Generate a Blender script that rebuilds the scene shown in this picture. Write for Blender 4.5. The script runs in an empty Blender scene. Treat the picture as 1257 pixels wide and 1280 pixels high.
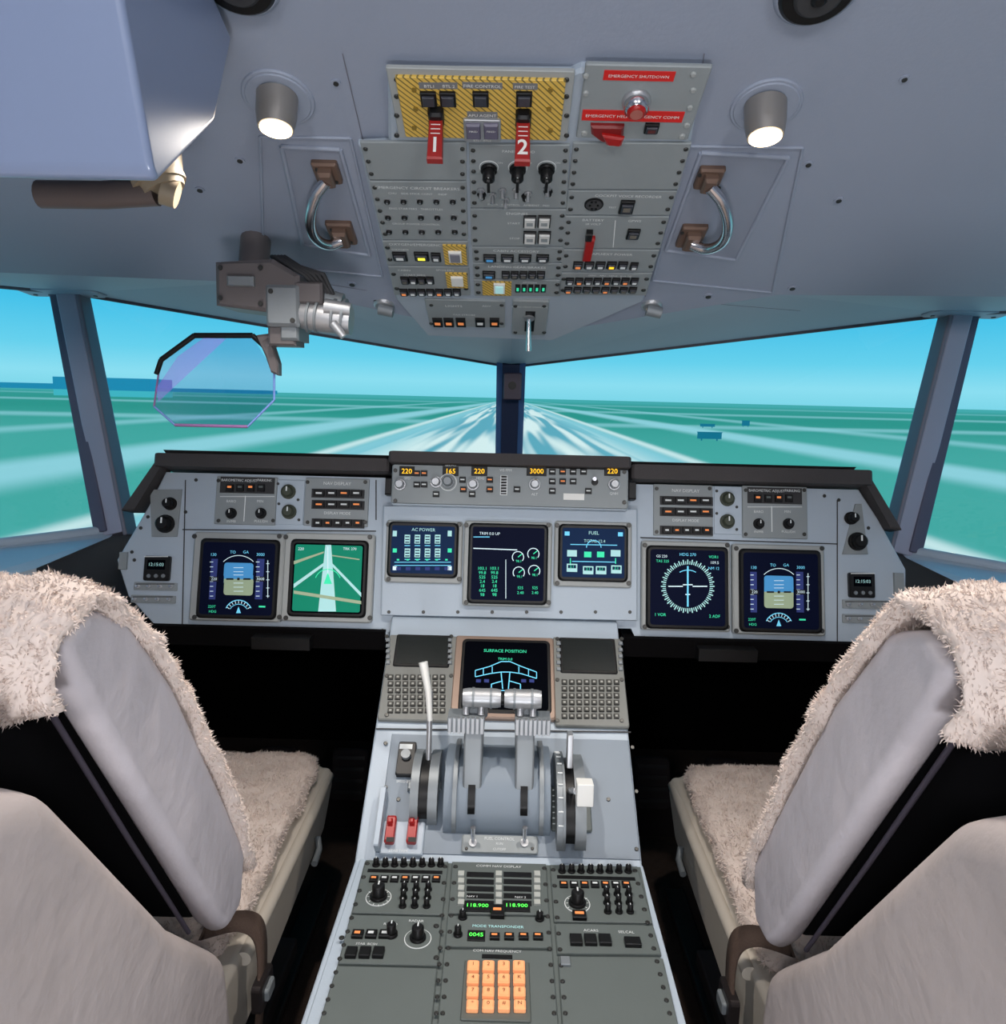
import bpy, math, random
import numpy as np
from math import sin, cos, radians, pi, sqrt
from mathutils import Vector, Matrix, noise
random.seed(3); rng=np.random.default_rng(5)
H=1.25
EYE=Vector((0,0,H))
F=914.0; PITCH=radians(8.9); ROLL=radians(1.4); YAW=radians(0.35)
fw=Vector((-sin(YAW)*cos(PITCH),cos(YAW)*cos(PITCH),-sin(PITCH)))
r0=Vector((cos(YAW),sin(YAW),0)); u0=r0.cross(fw)
RR=r0*cos(ROLL)+u0*sin(ROLL); UU=-r0*sin(ROLL)+u0*cos(ROLL)
# image pixel -> camera ray, intersected with the planes to place objects
def pixel_ray(px,py): return fw+RR*((px-628.5)/F)-UU*((py-640)/F)
class Plane:
    def __init__(s,o,U,V):
        s.o=Vector(o); s.U=Vector(U).normalized(); s.V=Vector(V).normalized(); s.N=s.U.cross(s.V)
    def off(s,n): return Plane(s.o+s.N*n,s.U,s.V)
    def uv(s,px,py):
        d=pixel_ray(px,py); t=(s.o-EYE).dot(s.N)/d.dot(s.N); p=EYE+d*t-s.o
        return (p.dot(s.U),p.dot(s.V))
    def w(s,u,v,n=0): return s.o+s.U*u+s.V*v+s.N*n
    def P(s,px,py,n=0):
        u,v=s.uv(px,py); return s.w(u,v,n)
def R(x,y,z): return Vector((x,y,z+H))
# ---------------------------------------------------------------- materials
def lin(c):
    def f(v):
        v/=255.0
        return v/12.92 if v<=0.04045 else ((v+0.055)/1.055)**2.4
    return (f(c[0]),f(c[1]),f(c[2]),1)
MATS={}
def mat(name,col,rough=0.5,metal=0.0,em=0.0,noise_s=0,noise_a=0.1,bump=0,bscale=60,coat=0,spec=0.5,bdist=.01):
    if name in MATS: return MATS[name]
    m=bpy.data.materials.new(name); m.use_nodes=True; nt=m.node_tree; b=nt.nodes['Principled BSDF']
    c=lin(col); b.inputs['Base Color'].default_value=c; b.inputs['Roughness'].default_value=rough; b.inputs['Metallic'].default_value=metal
    b.inputs['Specular IOR Level'].default_value=spec
    if coat: b.inputs['Coat Weight'].default_value=coat
    if em: b.inputs['Emission Color'].default_value=c; b.inputs['Emission Strength'].default_value=em
    tc=nt.nodes.new('ShaderNodeTexCoord')
    if noise_s:
        n=nt.nodes.new('ShaderNodeTexNoise'); n.inputs['Scale'].default_value=noise_s; n.inputs['Detail'].default_value=5
        nt.links.new(tc.outputs['Object'],n.inputs['Vector'])
        mx=nt.nodes.new('ShaderNodeMix'); mx.data_type='RGBA'
        mx.inputs[6].default_value=tuple(v*(1-noise_a) for v in c[:3])+(1,); mx.inputs[7].default_value=tuple(min(1,v*(1+noise_a)) for v in c[:3])+(1,)
        nt.links.new(n.outputs['Fac'],mx.inputs[0]); nt.links.new(mx.outputs[2],b.inputs['Base Color'])
    if bump:
        n=nt.nodes.new('ShaderNodeTexNoise'); n.inputs['Scale'].default_value=bscale; n.inputs['Detail'].default_value=6
        nt.links.new(tc.outputs['Object'],n.inputs['Vector'])
        bp=nt.nodes.new('ShaderNodeBump'); bp.inputs['Strength'].default_value=bump; bp.inputs['Distance'].default_value=bdist
        nt.links.new(n.outputs['Fac'],bp.inputs['Height']); nt.links.new(bp.outputs[0],b.inputs['Normal'])
    MATS[name]=m; return m
PAINT=mat('panel_paint',(178,191,203),0.45,noise_s=6,noise_a=0.04,bump=0.03,bscale=300)
CEIL=mat('ceiling_paint',(148,157,174),0.55,noise_s=3,noise_a=0.05,bump=0.04,bscale=200)
OVP=mat('overhead_paint',(166,178,190),0.5,noise_s=6,noise_a=0.04)
FACE=mat('avionics_face',(144,151,153),0.5,noise_s=20,noise_a=0.05)
FACE2=mat('avionics_face_dark',(96,104,102),0.5,noise_s=20,noise_a=0.05)
BEZ=mat('bezel',(160,164,163),0.45)
GAP=mat('gap_dark',(50,50,52),0.7)
BLK=mat('black_plastic',(18,18,19),0.4,spec=.3)
SCR=mat('screen_glass',(3,5,12),0.6,spec=.02)
DK=mat('footwell_shade',(7,6,7),0.95,spec=.1)  # near-black colour stands in for the shade under the panel
BRN=mat('glareshield_brown',(66,62,62),0.75,bump=0.1,bscale=400)
CHR=mat('chrome',(215,215,220),0.2,1.0)
ALU=mat('brushed_alu',(180,182,185),0.42,0.7)
STL=mat('steel_grey',(132,138,142),0.45,0.3)
SCW=mat('fastener',(76,76,74),0.4,0.7)
WHT=mat('white_paint',(235,235,230),0.4)
LBL=mat('label_white',(212,216,216),0.6,em=0.12)  # faint emission added to keep the lettering readable
RED=mat('red_plastic',(165,18,16),0.35)
REDL=mat('red_label',(200,30,26),0.5,em=0.1)
BRK=mat('bracket_brown',(108,86,74),0.45,0.2)
BEI=mat('beige_plastic',(150,135,112),0.5)
LEA=mat('leather_grey',(196,189,193),0.45,bump=0.5,bscale=9,noise_s=3,noise_a=0.07,bdist=.02)
SHL=mat('shell_leather',(182,171,168),0.5,bump=0.4,bscale=7,noise_s=3,noise_a=0.10,bdist=.03)
LEB=mat('shell_beige',(192,184,172),0.5,bump=0.05,bscale=50)
BLKF=mat('black_fabric',(11,11,15),0.85,spec=.15)
FUR=mat('sheepskin',(218,203,194),0.95,noise_s=9,noise_a=0.2,spec=0.05)
CARP=mat('carpet',(58,44,36),0.95,noise_s=60,noise_a=0.35,bump=0.4,bscale=300)
BELT=mat('belt_brown',(84,66,56),0.8,bump=0.3,bscale=300)
def E(name,c,s=1.0): return mat('lit_'+name,c,0.5,em=s,spec=.05)
EG=E('green',(60,205,155),.65); EC=E('cyan',(105,190,222),.65); EW=E('white',(195,215,222),.6); EA=E('amber',(255,190,40),1.3)
EB=E('sky_blue',(70,138,190),.5); ET=E('tan',(150,166,138),.4); ER=E('red',(255,60,30),1.5); EDB=E('dark_blue',(7,13,36),0.25)
EGD=E('map_green',(22,124,98),0.42); EO=E('orange',(225,135,80),.55); ELG=E('led_green',(90,255,90),1.2); EY=E('yellow',(240,230,70),1.0)
EMG=E('magenta',(150,90,220),0.6); EKEY=E('keycap_lit',(240,166,116),0.38); ELAMP=E('lamp_warm',(255,226,180),7.0); EPW=E('pale_white',(160,205,205),0.5)
EPUR=E('purple_dim',(52,62,118),0.3); ENV=E('navy_screen',(22,42,74),.25)
HAT=bpy.data.materials.new('fire_hatch'); HAT.use_nodes=True; nt=HAT.node_tree; b=nt.nodes['Principled BSDF']; b.inputs['Roughness'].default_value=.5
tc=nt.nodes.new('ShaderNodeTexCoord'); wv=nt.nodes.new('ShaderNodeTexWave'); wv.bands_direction='DIAGONAL'; wv.inputs['Scale'].default_value=75
mp=nt.nodes.new('ShaderNodeMapping'); mp.inputs['Scale'].default_value=(1,-1,0)
cr=nt.nodes.new('ShaderNodeValToRGB'); cr.color_ramp.elements[0].position=.12; cr.color_ramp.elements[0].color=lin((120,104,56)); cr.color_ramp.elements[1].position=.26; cr.color_ramp.elements[1].color=lin((222,184,84))
nt.links.new(tc.outputs['Object'],mp.inputs[0]); nt.links.new(mp.outputs[0],wv.inputs['Vector']); nt.links.new(wv.outputs['Fac'],cr.inputs[0]); nt.links.new(cr.outputs[0],b.inputs['Base Color'])
def glassmat(name,tint,refl,rough=0.02):
    m=bpy.data.materials.new(name); m.use_nodes=True; nt=m.node_tree; nt.nodes.clear()
    o=nt.nodes.new('ShaderNodeOutputMaterial'); t=nt.nodes.new('ShaderNodeBsdfTransparent'); t.inputs[0].default_value=tint
    g=nt.nodes.new('ShaderNodeBsdfGlossy'); g.inputs['Roughness'].default_value=rough; mx=nt.nodes.new('ShaderNodeMixShader')
    mx.inputs[0].default_value=refl
    nt.links.new(t.outputs[0],mx.inputs[1]); nt.links.new(g.outputs[0],mx.inputs[2]); nt.links.new(mx.outputs[0],o.inputs[0]); return m
GLS=glassmat('window_glass',(0.97,0.99,1,1),0.05)
HGL=glassmat('combiner_glass',(0.88,0.9,0.97,1),0.08)
VCO=mat('violet_coating_sheen',(150,110,215),.3,em=.35); VCO.node_tree.nodes['Principled BSDF'].inputs['Alpha'].default_value=.42  # coating's violet reflection put in as colour and emission
# ---------------------------------------------------------------- builders
def group(name,loc=(0,0,0)):
    e=bpy.data.objects.new(name,None); e.location=loc; e.empty_display_size=.1
    bpy.context.scene.collection.objects.link(e); return e
def attach(ob,parent):
    if parent is not None:
        ob.parent=parent; ob.matrix_parent_inverse=Matrix.Translation(parent.location).inverted()
def rr(u0,v0,u1,v1,rad=0,seg=3):
    if u0>u1:u0,u1=u1,u0
    if v0>v1:v0,v1=v1,v0
    if rad<=0: return [(u0,v0),(u1,v0),(u1,v1),(u0,v1)]
    rad=min(rad,(u1-u0)/2.01,(v1-v0)/2.01); out=[]
    for cx,cy,a0 in ((u1-rad,v0+rad,-90),(u1-rad,v1-rad,0),(u0+rad,v1-rad,90),(u0+rad,v0+rad,180)):
        for i in range(seg+1):
            a=radians(a0+90*i/seg); out.append((cx+rad*cos(a),cy+rad*sin(a)))
    return out
class MB:
    def __init__(s,name,parent=None,pl=None): s.name=name; s.parent=parent; s.pl=pl; s.V=[];s.F=[];s.M=[];s.S=[];s.mats=[]; s.nt=0
    def mi(s,m):
        if m not in s.mats: s.mats.append(m)
        return s.mats.index(m)
    def add(s,vs,fs,m,smooth=False):
        b=len(s.V); s.V+= [tuple(v) for v in vs]; k=s.mi(m)
        for f in fs: s.F.append([b+i for i in f]); s.M.append(k); s.S.append(smooth)
    def prism(s,pts,n0,n1,m,c=0,smooth=False,pl=None,topmat=None):
        pl=pl or s.pl; n=len(pts); cx=sum(p[0] for p in pts)/n; cy=sum(p[1] for p in pts)/n
        rings=[(pts,n0)]
        if c>0:
            ins=[]
            for x,y in pts:
                d=sqrt((x-cx)**2+(y-cy)**2)+1e-9; k=min(.9,1.25*c/d); ins.append((x+(cx-x)*k,y+(cy-y)*k))
            rings.append((pts,n1-c*(1 if n1>n0 else -1))); rings.append((ins,n1))
        else: rings.append((pts,n1))
        vs=[];fs=[]
        for r,nn in rings: vs+=[pl.w(x,y,nn) for x,y in r]
        for k in range(len(rings)-1):
            for i in range(n):
                j=(i+1)%n; fs.append([k*n+i,k*n+j,(k+1)*n+j,(k+1)*n+i])
        s.add(vs,fs,m,smooth)
        s.add([pl.w(x,y,rings[-1][1]) for x,y in rings[-1][0]],[list(range(n))],topmat or m)
        s.add([pl.w(x,y,n0) for x,y in pts],[list(range(n))[::-1]],m)
    def sc(s,x,y):
        a=s.pl.uv(x-2,y); b=s.pl.uv(x+2,y); return sqrt((a[0]-b[0])**2+(a[1]-b[1])**2)/4
    def rect(s,x0,y0,x1,y1):
        xc=(x0+x1)/2; yc=(y0+y1)/2; c=s.pl.uv(xc,yc)
        w=abs(s.pl.uv(x1,yc)[0]-s.pl.uv(x0,yc)[0]); h=abs(s.pl.uv(xc,y0)[1]-s.pl.uv(xc,y1)[1])
        return c[0]-w/2,c[1]-h/2,c[0]+w/2,c[1]+h/2
    def r(s,x0,y0,x1,y1,n0,n1,m,c=0,rad=0,topmat=None):
        s.prism(rr(*s.rect(x0,y0,x1,y1),rad),n0,n1,m,c,topmat=topmat)
    def poly(s,pp,n0,n1,m,c=0): s.prism([s.pl.uv(*p) for p in pp],n0,n1,m,c)
    def circ(s,u,v,r,n0,n1,m,seg=18,c=0,r1=None):
        a=[(u+r*cos(2*pi*i/seg),v+r*sin(2*pi*i/seg)) for i in range(seg)]
        s.prism(a,n0,n1,m,c,smooth=True)
    def c(s,x,y,rp,n0,n1,m,seg=18,ch=0):
        u,v=s.pl.uv(x,y); s.circ(u,v,rp*s.sc(x,y),n0,n1,m,seg,ch)
    def l(s,x0,y0,x1,y1,wp,m,n=.001):
        a=Vector(s.pl.uv(x0,y0)); b=Vector(s.pl.uv(x1,y1)); d=(b-a)
        if d.length<1e-7: return
        p=Vector((-d.y,d.x)).normalized()*wp*s.sc(x0,y0)/2
        s.add([s.pl.w(*(a-p),n),s.pl.w(*(b-p),n),s.pl.w(*(b+p),n),s.pl.w(*(a+p),n)],[[0,1,2,3]],m)
    def arc(s,x,y,rp,a0,a1,wp,m,n=.001,seg=24):
        pr=None
        for i in range(seg+1):
            a=radians(a0+(a1-a0)*i/seg); q=(x+rp*cos(a),y-rp*sin(a))
            if pr: s.l(*pr,*q,wp,m,n)
            pr=q
    def knob(s,x,y,rp,h=.012,n=0,m=None,line=True):
        m=m or BLK; u,v=s.pl.uv(x,y); r=rp*s.sc(x,y)
        s.circ(u,v,r*1.15,n,n+h*.25,m,18,.0005); s.circ(u,v,r*.85,n+h*.25,n+h,m,14,r*.15)
        if line: s.prism(rr(u-r*.1,v,u+r*.1,v+r*.7),n+h,n+h+.0006,LBL)
    def tog(s,x,y,n=0,h=.016,dv=.006,r=.0022,m=None):
        u,v=s.pl.uv(x,y); s.circ(u,v,r*2.2,n,n+.003,ALU,8)
        s.tube([s.pl.w(u,v,n+.002),s.pl.w(u,v+dv,n+h)],[r*.8,r*1.4],m or CHR,8)
    def scr(s,x,y,rp=2.6,n=0): s.c(x,y,rp,n,n+.0018,SCW,10,.0005)
    def tube(s,pts,rad,m,seg=12,flat=None):
        pts=[Vector(p) for p in pts]; n=len(pts)
        if not isinstance(rad,(list,tuple)): rad=[rad]*n
        t=(pts[1]-pts[0]).normalized(); a=Vector((0,0,1)) if abs(t.z)<.9 else Vector((1,0,0))
        nx=t.cross(a).normalized(); vs=[];fs=[]
        for i,p in enumerate(pts):
            tt=(pts[min(i+1,n-1)]-pts[max(i-1,0)]).normalized(); nx=(nx-tt*nx.dot(tt)).normalized(); ny=tt.cross(nx)
            for k in range(seg):
                an=2*pi*k/seg; vs.append(p+nx*rad[i]*cos(an)+ny*rad[i]*sin(an)*(flat or 1))
        for i in range(n-1):
            for k in range(seg):
                j=(k+1)%seg; fs.append([i*seg+k,i*seg+j,(i+1)*seg+j,(i+1)*seg+k])
        s.add(vs,fs,m,True); s.add(vs[:seg],[list(range(seg))],m); s.add(vs[-seg:],[list(range(seg))],m)
    def plate(s,x0,y0,x1,y1,m=None,n0=0,n1=.004,screws=True):
        s.r(x0,y0,x1,y1,n0,n1,m or FACE,.0012,.002)
        if screws:
            for xx in (x0+4,x1-4):
                for yy in (y0+5,y1-5): s.scr(xx,yy,2.4,n1)
    def t(s,txt,x,y,hp,m=None,n=.0008,al='CENTER'):
        cu=bpy.data.curves.new(s.name+'_text','FONT'); cu.body=txt; cu.size=hp*s.sc(x,y)/0.7; cu.align_x=al; cu.align_y='CENTER'; cu.resolution_u=2
        cu.materials.append(m or LBL)
        ob=bpy.data.objects.new(s.name+'_label_%d'%s.nt,cu); s.nt+=1
        p=s.pl.P(x,y,n); pl=s.pl
        mw=Matrix(((pl.U.x,pl.V.x,pl.N.x,p.x),(pl.U.y,pl.V.y,pl.N.y,p.y),(pl.U.z,pl.V.z,pl.N.z,p.z),(0,0,0,1)))
        bpy.context.scene.collection.objects.link(ob)
        if s.parent is not None:
            ob.parent=s.parent; ob.matrix_parent_inverse=Matrix.Translation(s.parent.location).inverted()
        ob.matrix_basis=mw
    def done(s,bevel=0,seg=3,sub=0,recalc=True):
        me=bpy.data.meshes.new(s.name); me.from_pydata(s.V,[],s.F)
        for m in s.mats: me.materials.append(m)
        me.polygons.foreach_set('material_index',s.M); me.polygons.foreach_set('use_smooth',s.S); me.update()
        ob=bpy.data.objects.new(s.name,me); bpy.context.scene.collection.objects.link(ob); attach(ob,s.parent)
        if bevel or sub:
            import bmesh
            bm=bmesh.new(); bm.from_mesh(me); bmesh.ops.remove_doubles(bm,verts=bm.verts,dist=1e-5); bmesh.ops.recalc_face_normals(bm,faces=bm.faces)
            for f in bm.faces: f.smooth=True
            bm.to_mesh(me); bm.free()
        if bevel:
            md=ob.modifiers.new('bevel','BEVEL'); md.width=bevel; md.segments=seg; md.limit_method='ANGLE'; md.angle_limit=radians(25)
            if not sub:
                w=ob.modifiers.new('wn','WEIGHTED_NORMAL')
        if sub:
            md=ob.modifiers.new('sub','SUBSURF'); md.levels=sub; md.render_levels=sub
        return ob
YZ=Plane(R(0,0,0),(0,1,0),(0,0,1))   # N=+X
def vert(y): return Plane(R(0,y,0),(1,0,0),(0,0,1))
ML=radians(15); MP=Plane(R(0,1.53,-.326),(1,0,0),(0,sin(ML),cos(ML)))
P1=Plane(R(0,1.29,-.607),(1,0,0),(0,.17,.135))
P2=Plane(R(0,1.10,-.752),(1,0,0),(0,.19,.145))
P3=Plane(R(0,1.0,-.757),(1,0,0),(0,1,0))
SL=math.atan(.398); OP=Plane(R(0,1.105,.333),(1,0,0),(0,-cos(SL),sin(SL)))
# ================================================================ ROOM SHELL
def shell(name,vs,fs,m,parent=None):
    b=MB(name,parent); b.add([R(*v) for v in vs],fs,m); return b.done()
zO=lambda y:.333+.398*(1.105-y)
cv=[];cf=[]
def q(*p):
    k=len(cv); cv.extend(p); cf.append(list(range(k,k+len(p))))
q((-.5,.55,zO(.55)),(.5,.55,zO(.55)),(.5,1.43,zO(1.43)),(-.5,1.43,zO(1.43)))
q((-.5,-1,zO(.55)),(.5,-1,zO(.55)),(.5,.55,zO(.55)),(-.5,.55,zO(.55)))
for sx in (-1,1):
    q((sx*.5,.55,zO(.55)),(sx*.5,1.43,zO(1.43)),(sx*1.38,1.38,.21)); q((sx*.5,.55,zO(.55)),(sx*1.38,1.38,.21),(sx*1.38,.55,.21))
    q((sx*.5,1.43,zO(1.43)),(sx*1.035,1.78,.22),(sx*1.38,1.38,.21))
    q((sx*.5,-1,zO(.55)),(sx*.5,.55,zO(.55)),(sx*1.38,.55,.21),(sx*1.38,-1,.21))
    q((sx*.5,1.43,zO(1.43)),(0,1.60,.125),(0,2.24,.092),(sx*1.035,1.78,.22))
q((-.5,1.43,zO(1.43)),(.5,1.43,zO(1.43)),(0,1.60,.125))
shell('ceiling',cv,cf,CEIL)
for nm,sx in (('left',-1),('right',1)):
    wv_=[];wf=[]
    def q2(*p):
        k=len(wv_); wv_.extend([(sx*a,b,c) for a,b,c in p]); wf.append(list(range(k,k+len(p))))
    q2((1.38,1.38,.21),(1.38,-1,.21),(1.265,-1,-.333),(1.265,1.265,-.333))
    q2((1.265,-1,-.333),(1.265,1.265,-.333),(1.265,1.265,-1.25),(1.265,-1,-1.25))
    q2((1.265,1.265,-.333),(1.265,1.265,-1.25),(1.265,2.5,-1.25),(1.265,2.5,-.75))
    q2((.9,1.67,-.322),(1.265,1.265,-.333),(1.265,.8,-.34),(1.0,.8,-.345),(.90,1.36,-.345),(.90,1.62,-.335))
    q2((1.0,.8,-.345),(.90,1.36,-.345),(.92,1.36,-1.25),(1.02,.8,-1.25))
    q2((.9,1.67,-.322),(1.265,1.265,-.333),(1.265,2.5,-.75),(.9,2.5,-.75))
    shell('wall_'+nm,wv_,wf,PAINT)
shell('wall_front',[(-1.265,2.5,-1.25),(1.265,2.5,-1.25),(1.265,2.5,-.7),(-1.265,2.5,-.7),(-.9,2.5,-.75),(.9,2.5,-.75),(.9,1.67,-.322),(0,2.45,-.35),(-.9,1.67,-.322)],[[0,1,2,3],[4,5,6,7,8]],DK)  # footwell shade is in the near-black colour
shell('wall_back',[(-1.38,-1,-1.25),(1.38,-1,-1.25),(1.38,-1,.6),(-1.38,-1,.6)],[[0,1,2,3]],CEIL)
shell('floor',[(-1.38,-1,-1.25),(1.38,-1,-1.25),(1.38,2.55,-1.25),(-1.38,2.55,-1.25)],[[0,1,2,3]],CARP)
# ---- windows
PT=lambda sx:(sx*1.035,1.78,.22); PB=lambda sx:(sx*.9,1.67,-.322)
def beam(b,p,q_,w,d,m):
    p=R(*p);q_=R(*q_); t=(q_-p).normalized(); x=Vector((1,0,0)); x=(x-t*x.dot(t)).normalized(); y=t.cross(x)
    vs=[]
    for o in (p,q_):
        for a,c in ((-1,-1),(1,-1),(1,1),(-1,1)): vs.append(o+x*a*w/2+y*c*d/2)
    b.add(vs,[[0,1,2,3],[4,5,6,7],[0,1,5,4],[1,2,6,5],[2,3,7,6],[3,0,4,7]],m)
POSTM=mat('post_paint',(158,160,178),0.5,noise_s=5,noise_a=.06)
for i,sx in enumerate((-1,1)):
    g=group('window_%d'%(i+1),R(sx*.5,2.0,-.1))
    b=MB('glass',g); b.add([R(*PT(sx)),R(0,2.24,.092),R(0,2.45,-.35),R(*PB(sx))],[[0,1,2,3]],GLS); b.done()
    g2=group('window_%d'%(i+3),R(sx*1.15,1.5,-.1))
    b=MB('glass',g2); b.add([R(*PT(sx)),R(sx*1.38,1.38,.21),R(sx*1.265,1.265,-.333),R(*PB(sx))],[[0,1,2,3]],GLS); b.done()
    b=MB('trim_%d'%(i+1)); 
    beam(b,(sx*1.04,1.775,.235),(sx*.895,1.66,-.335),.045,.07,POSTM)
    beam(b,(sx*1.070,1.80,.235),(sx*.922,1.67,-.335),.030,.10,mat('post_shaded_side',(84,84,104),.6))  # darker beam paints in the shaded side of the post
    beam(b,(sx*1.012,1.765,.235),(sx*.868,1.65,-.335),.010,.05,mat('post_edge',(120,118,130),.6))
    b.tube([R(0,2.235,.095),R(sx*1.035,1.775,.222),R(sx*1.38,1.375,.21)],.009,mat('edge_seal',(96,92,98),.6),8)
    b.tube([R(sx*.9,1.665,-.322),R(sx*1.265,1.26,-.333)],.012,PAINT,8)
    b.done(bevel=.004,seg=2)
    b=MB('trim_%d'%(i+5),None,Plane(R(sx*1.04,1.72,.225),(1,0,0),(0,-1,.1)))
    b.prism(rr(-.09,-.05,.09,.02,.01),0,.012,CEIL,.003)
    for k in (-.07,-.035,0,.035,.07): b.circ(k,-.03,.005,.012,.014,SCW,8)
    b.done()
b=MB('trim_3'); beam(b,(0,2.20,.12),(0,2.40,-.36),.085,.05,mat('centre_post',(92,130,184),.5))
beam(b,(0,2.175,.10),(0,2.37,-.36),.05,.03,mat('centre_post_dark',(60,66,94),.5))
b.pl=vert(2.14)
b.r(629,466,652,500,0,.012,mat('compass_brown',(74,60,78),.5),.003,.005); b.c(640,482,5,.012,.016,BLK); b.done()
# ================================================================ OUTSIDE
g=bpy.data.materials.new('airfield'); g.use_nodes=True; nt=g.node_tree; nt.nodes.clear(); L=nt.links.new
o=nt.nodes.new('ShaderNodeOutputMaterial'); em=nt.nodes.new('ShaderNodeEmission'); L(em.outputs[0],o.inputs[0])
tc=nt.nodes.new('ShaderNodeTexCoord'); sp=nt.nodes.new('ShaderNodeSeparateXYZ'); L(tc.outputs['Object'],sp.inputs[0])
def mth(op,a,b_=None,c_=None,clamp=False):
    n=nt.nodes.new('ShaderNodeMath'); n.operation=op; n.use_clamp=clamp
    for i,v in enumerate((a,b_,c_)):
        if v is None: continue
        if isinstance(v,(int,float)): n.inputs[i].default_value=v
        else: L(v,n.inputs[i])
    return n.outputs[0]
def mix(f,a,b_):
    n=nt.nodes.new('ShaderNodeMix'); n.data_type='RGBA'
    if isinstance(f,(int,float)): n.inputs[0].default_value=f
    else: L(f,n.inputs[0])
    for i,v in ((6,a),(7,b_)):
        if isinstance(v,tuple): n.inputs[i].default_value=v
        else: L(v,n.inputs[i])
    return n.outputs[2]
def nz(sx_,sy_,scale,det=3):
    mp=nt.nodes.new('ShaderNodeMapping'); mp.inputs['Scale'].default_value=(sx_,sy_,1); L(tc.outputs['Object'],mp.inputs[0])
    n=nt.nodes.new('ShaderNodeTexNoise'); n.inputs['Scale'].default_value=scale; n.inputs['Detail'].default_value=det; L(mp.outputs[0],n.inputs['Vector']); return n.outputs['Fac']
X,Y=sp.outputs[0],sp.outputs[1]; AX=mth('ABSOLUTE',X)
def smooth(v):
    n=nt.nodes.new('ShaderNodeMapRange'); n.interpolation_type='SMOOTHSTEP'; L(v,n.inputs[0]); return n.outputs[0]
def band(v,c0,hw,soft):
    d=mth('ABSOLUTE',mth('SUBTRACT',v,c0)); return smooth(mth('DIVIDE',mth('SUBTRACT',hw+soft,d),2*soft,clamp=True))
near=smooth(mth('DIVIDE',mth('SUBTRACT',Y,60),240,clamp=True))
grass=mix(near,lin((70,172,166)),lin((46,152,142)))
pave=lin((146,214,226)); col=grass
YS=mth('SUBTRACT',Y,mth('MULTIPLY',X,.12))
for (v,c0,hw,so,st) in ((YS,205,14,12,.6),(Y,430,32,28,.55),(Y,900,90,80,.4)):
    col=mix(mth('MULTIPLY',band(v,c0,hw,so),st),col,pave)
XL=mth('ADD',X,mth('MULTIPLY',Y,-.02)); XR=mth('ADD',X,mth('MULTIPLY',Y,.03))
for v,c0,hw,so,st in ((XL,-42,6,4,.95),(XL,-84,5,5,.6),(XR,52,6,4,.95),(XR,96,6,6,.6)):
    col=mix(mth('MULTIPLY',band(v,c0,hw,so),st),col,pave)
rw=mix(smooth(mth('MULTIPLY',mth('SUBTRACT',nz(1,.020,.36,1),.42),6,clamp=True)),lin((96,174,194)),lin((218,244,244)))
rw=mix(smooth(mth('MULTIPLY',mth('SUBTRACT',AX,11),.11,clamp=True)),rw,lin((134,206,220)))
col=mix(band(X,0,22,3),col,rw)
col=mix(mth('MULTIPLY',band(AX,22,1.0,1.0),.85),col,lin((212,242,243)))
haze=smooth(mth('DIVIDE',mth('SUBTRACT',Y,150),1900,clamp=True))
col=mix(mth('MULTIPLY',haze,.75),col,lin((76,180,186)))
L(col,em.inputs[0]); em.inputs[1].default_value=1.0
b=MB('airfield_ground'); z0=H-7
b.add([(-6000,3.5,z0),(6000,3.5,z0),(6000,9000,z0),(-6000,9000,z0)],[[0,1,2,3]],g); b.done()
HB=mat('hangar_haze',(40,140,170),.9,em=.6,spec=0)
def wbox(b,x0,y0,z0_,x1,y1,z1,m):
    vs=[(x,y,z) for z in (z0_,z1) for x,y in ((x0,y0),(x1,y0),(x1,y1),(x0,y1))]
    b.add(vs,[[0,1,2,3],[4,5,6,7],[0,1,5,4],[1,2,6,5],[2,3,7,6],[3,0,4,7]],m)
b=MB('hangar_building')
wbox(b,-372,600,H-2,-293,640,H+8,HB); wbox(b,-430,610,H-2,-372,640,H+2.5,HB); wbox(b,-293,610,H-2,-205,650,H+1,HB); wbox(b,-362,604,H-2,-340,610,H+10.5,HB)
wbox(b,-372,600,z0,-293,640,H-2,mat('hangar_base',(76,176,180),.9,em=.7,spec=0)); b.done()
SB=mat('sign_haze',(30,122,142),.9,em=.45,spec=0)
for (x,y,w_,h_) in ((37,136,4.4,1.2),(71,222,2.2,1.5),(55,205,4.0,.7)):
    b=MB('runway_sign'); wbox(b,x-w_/2,y,z0+.35,x+w_/2,y+.4,z0+.35+h_,SB); wbox(b,x-w_*.35,y+.1,z0,x-w_*.3,y+.3,z0+.35,SB); wbox(b,x+w_*.3,y+.1,z0,x+w_*.35,y+.3,z0+.35,SB); wbox(b,x-w_/2-.1,y-.05,z0+.30+h_,x+w_/2+.1,y+.45,z0+.42+h_,SB); b.done()
w=bpy.data.worlds.new('sky'); bpy.context.scene.world=w; w.use_nodes=True; nt=w.node_tree; bg=nt.nodes['Background']
tc=nt.nodes.new('ShaderNodeTexCoord'); sp=nt.nodes.new('ShaderNodeSeparateXYZ'); cr=nt.nodes.new('ShaderNodeValToRGB')
nt.links.new(tc.outputs['Generated'],sp.inputs[0]); nt.links.new(sp.outputs[2],cr.inputs[0]); nt.links.new(cr.outputs[0],bg.inputs[0])
e=cr.color_ramp.elements; e[0].position=0; e[0].color=lin((130,220,238)); e[1].position=.17; e[1].color=lin((46,176,226))
x=e.new(.02); x.color=lin((144,228,246)); x=e.new(.05); x.color=lin((106,214,242)); x=e.new(.10); x.color=lin((70,198,238)); bg.inputs[1].default_value=1.0
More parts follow.
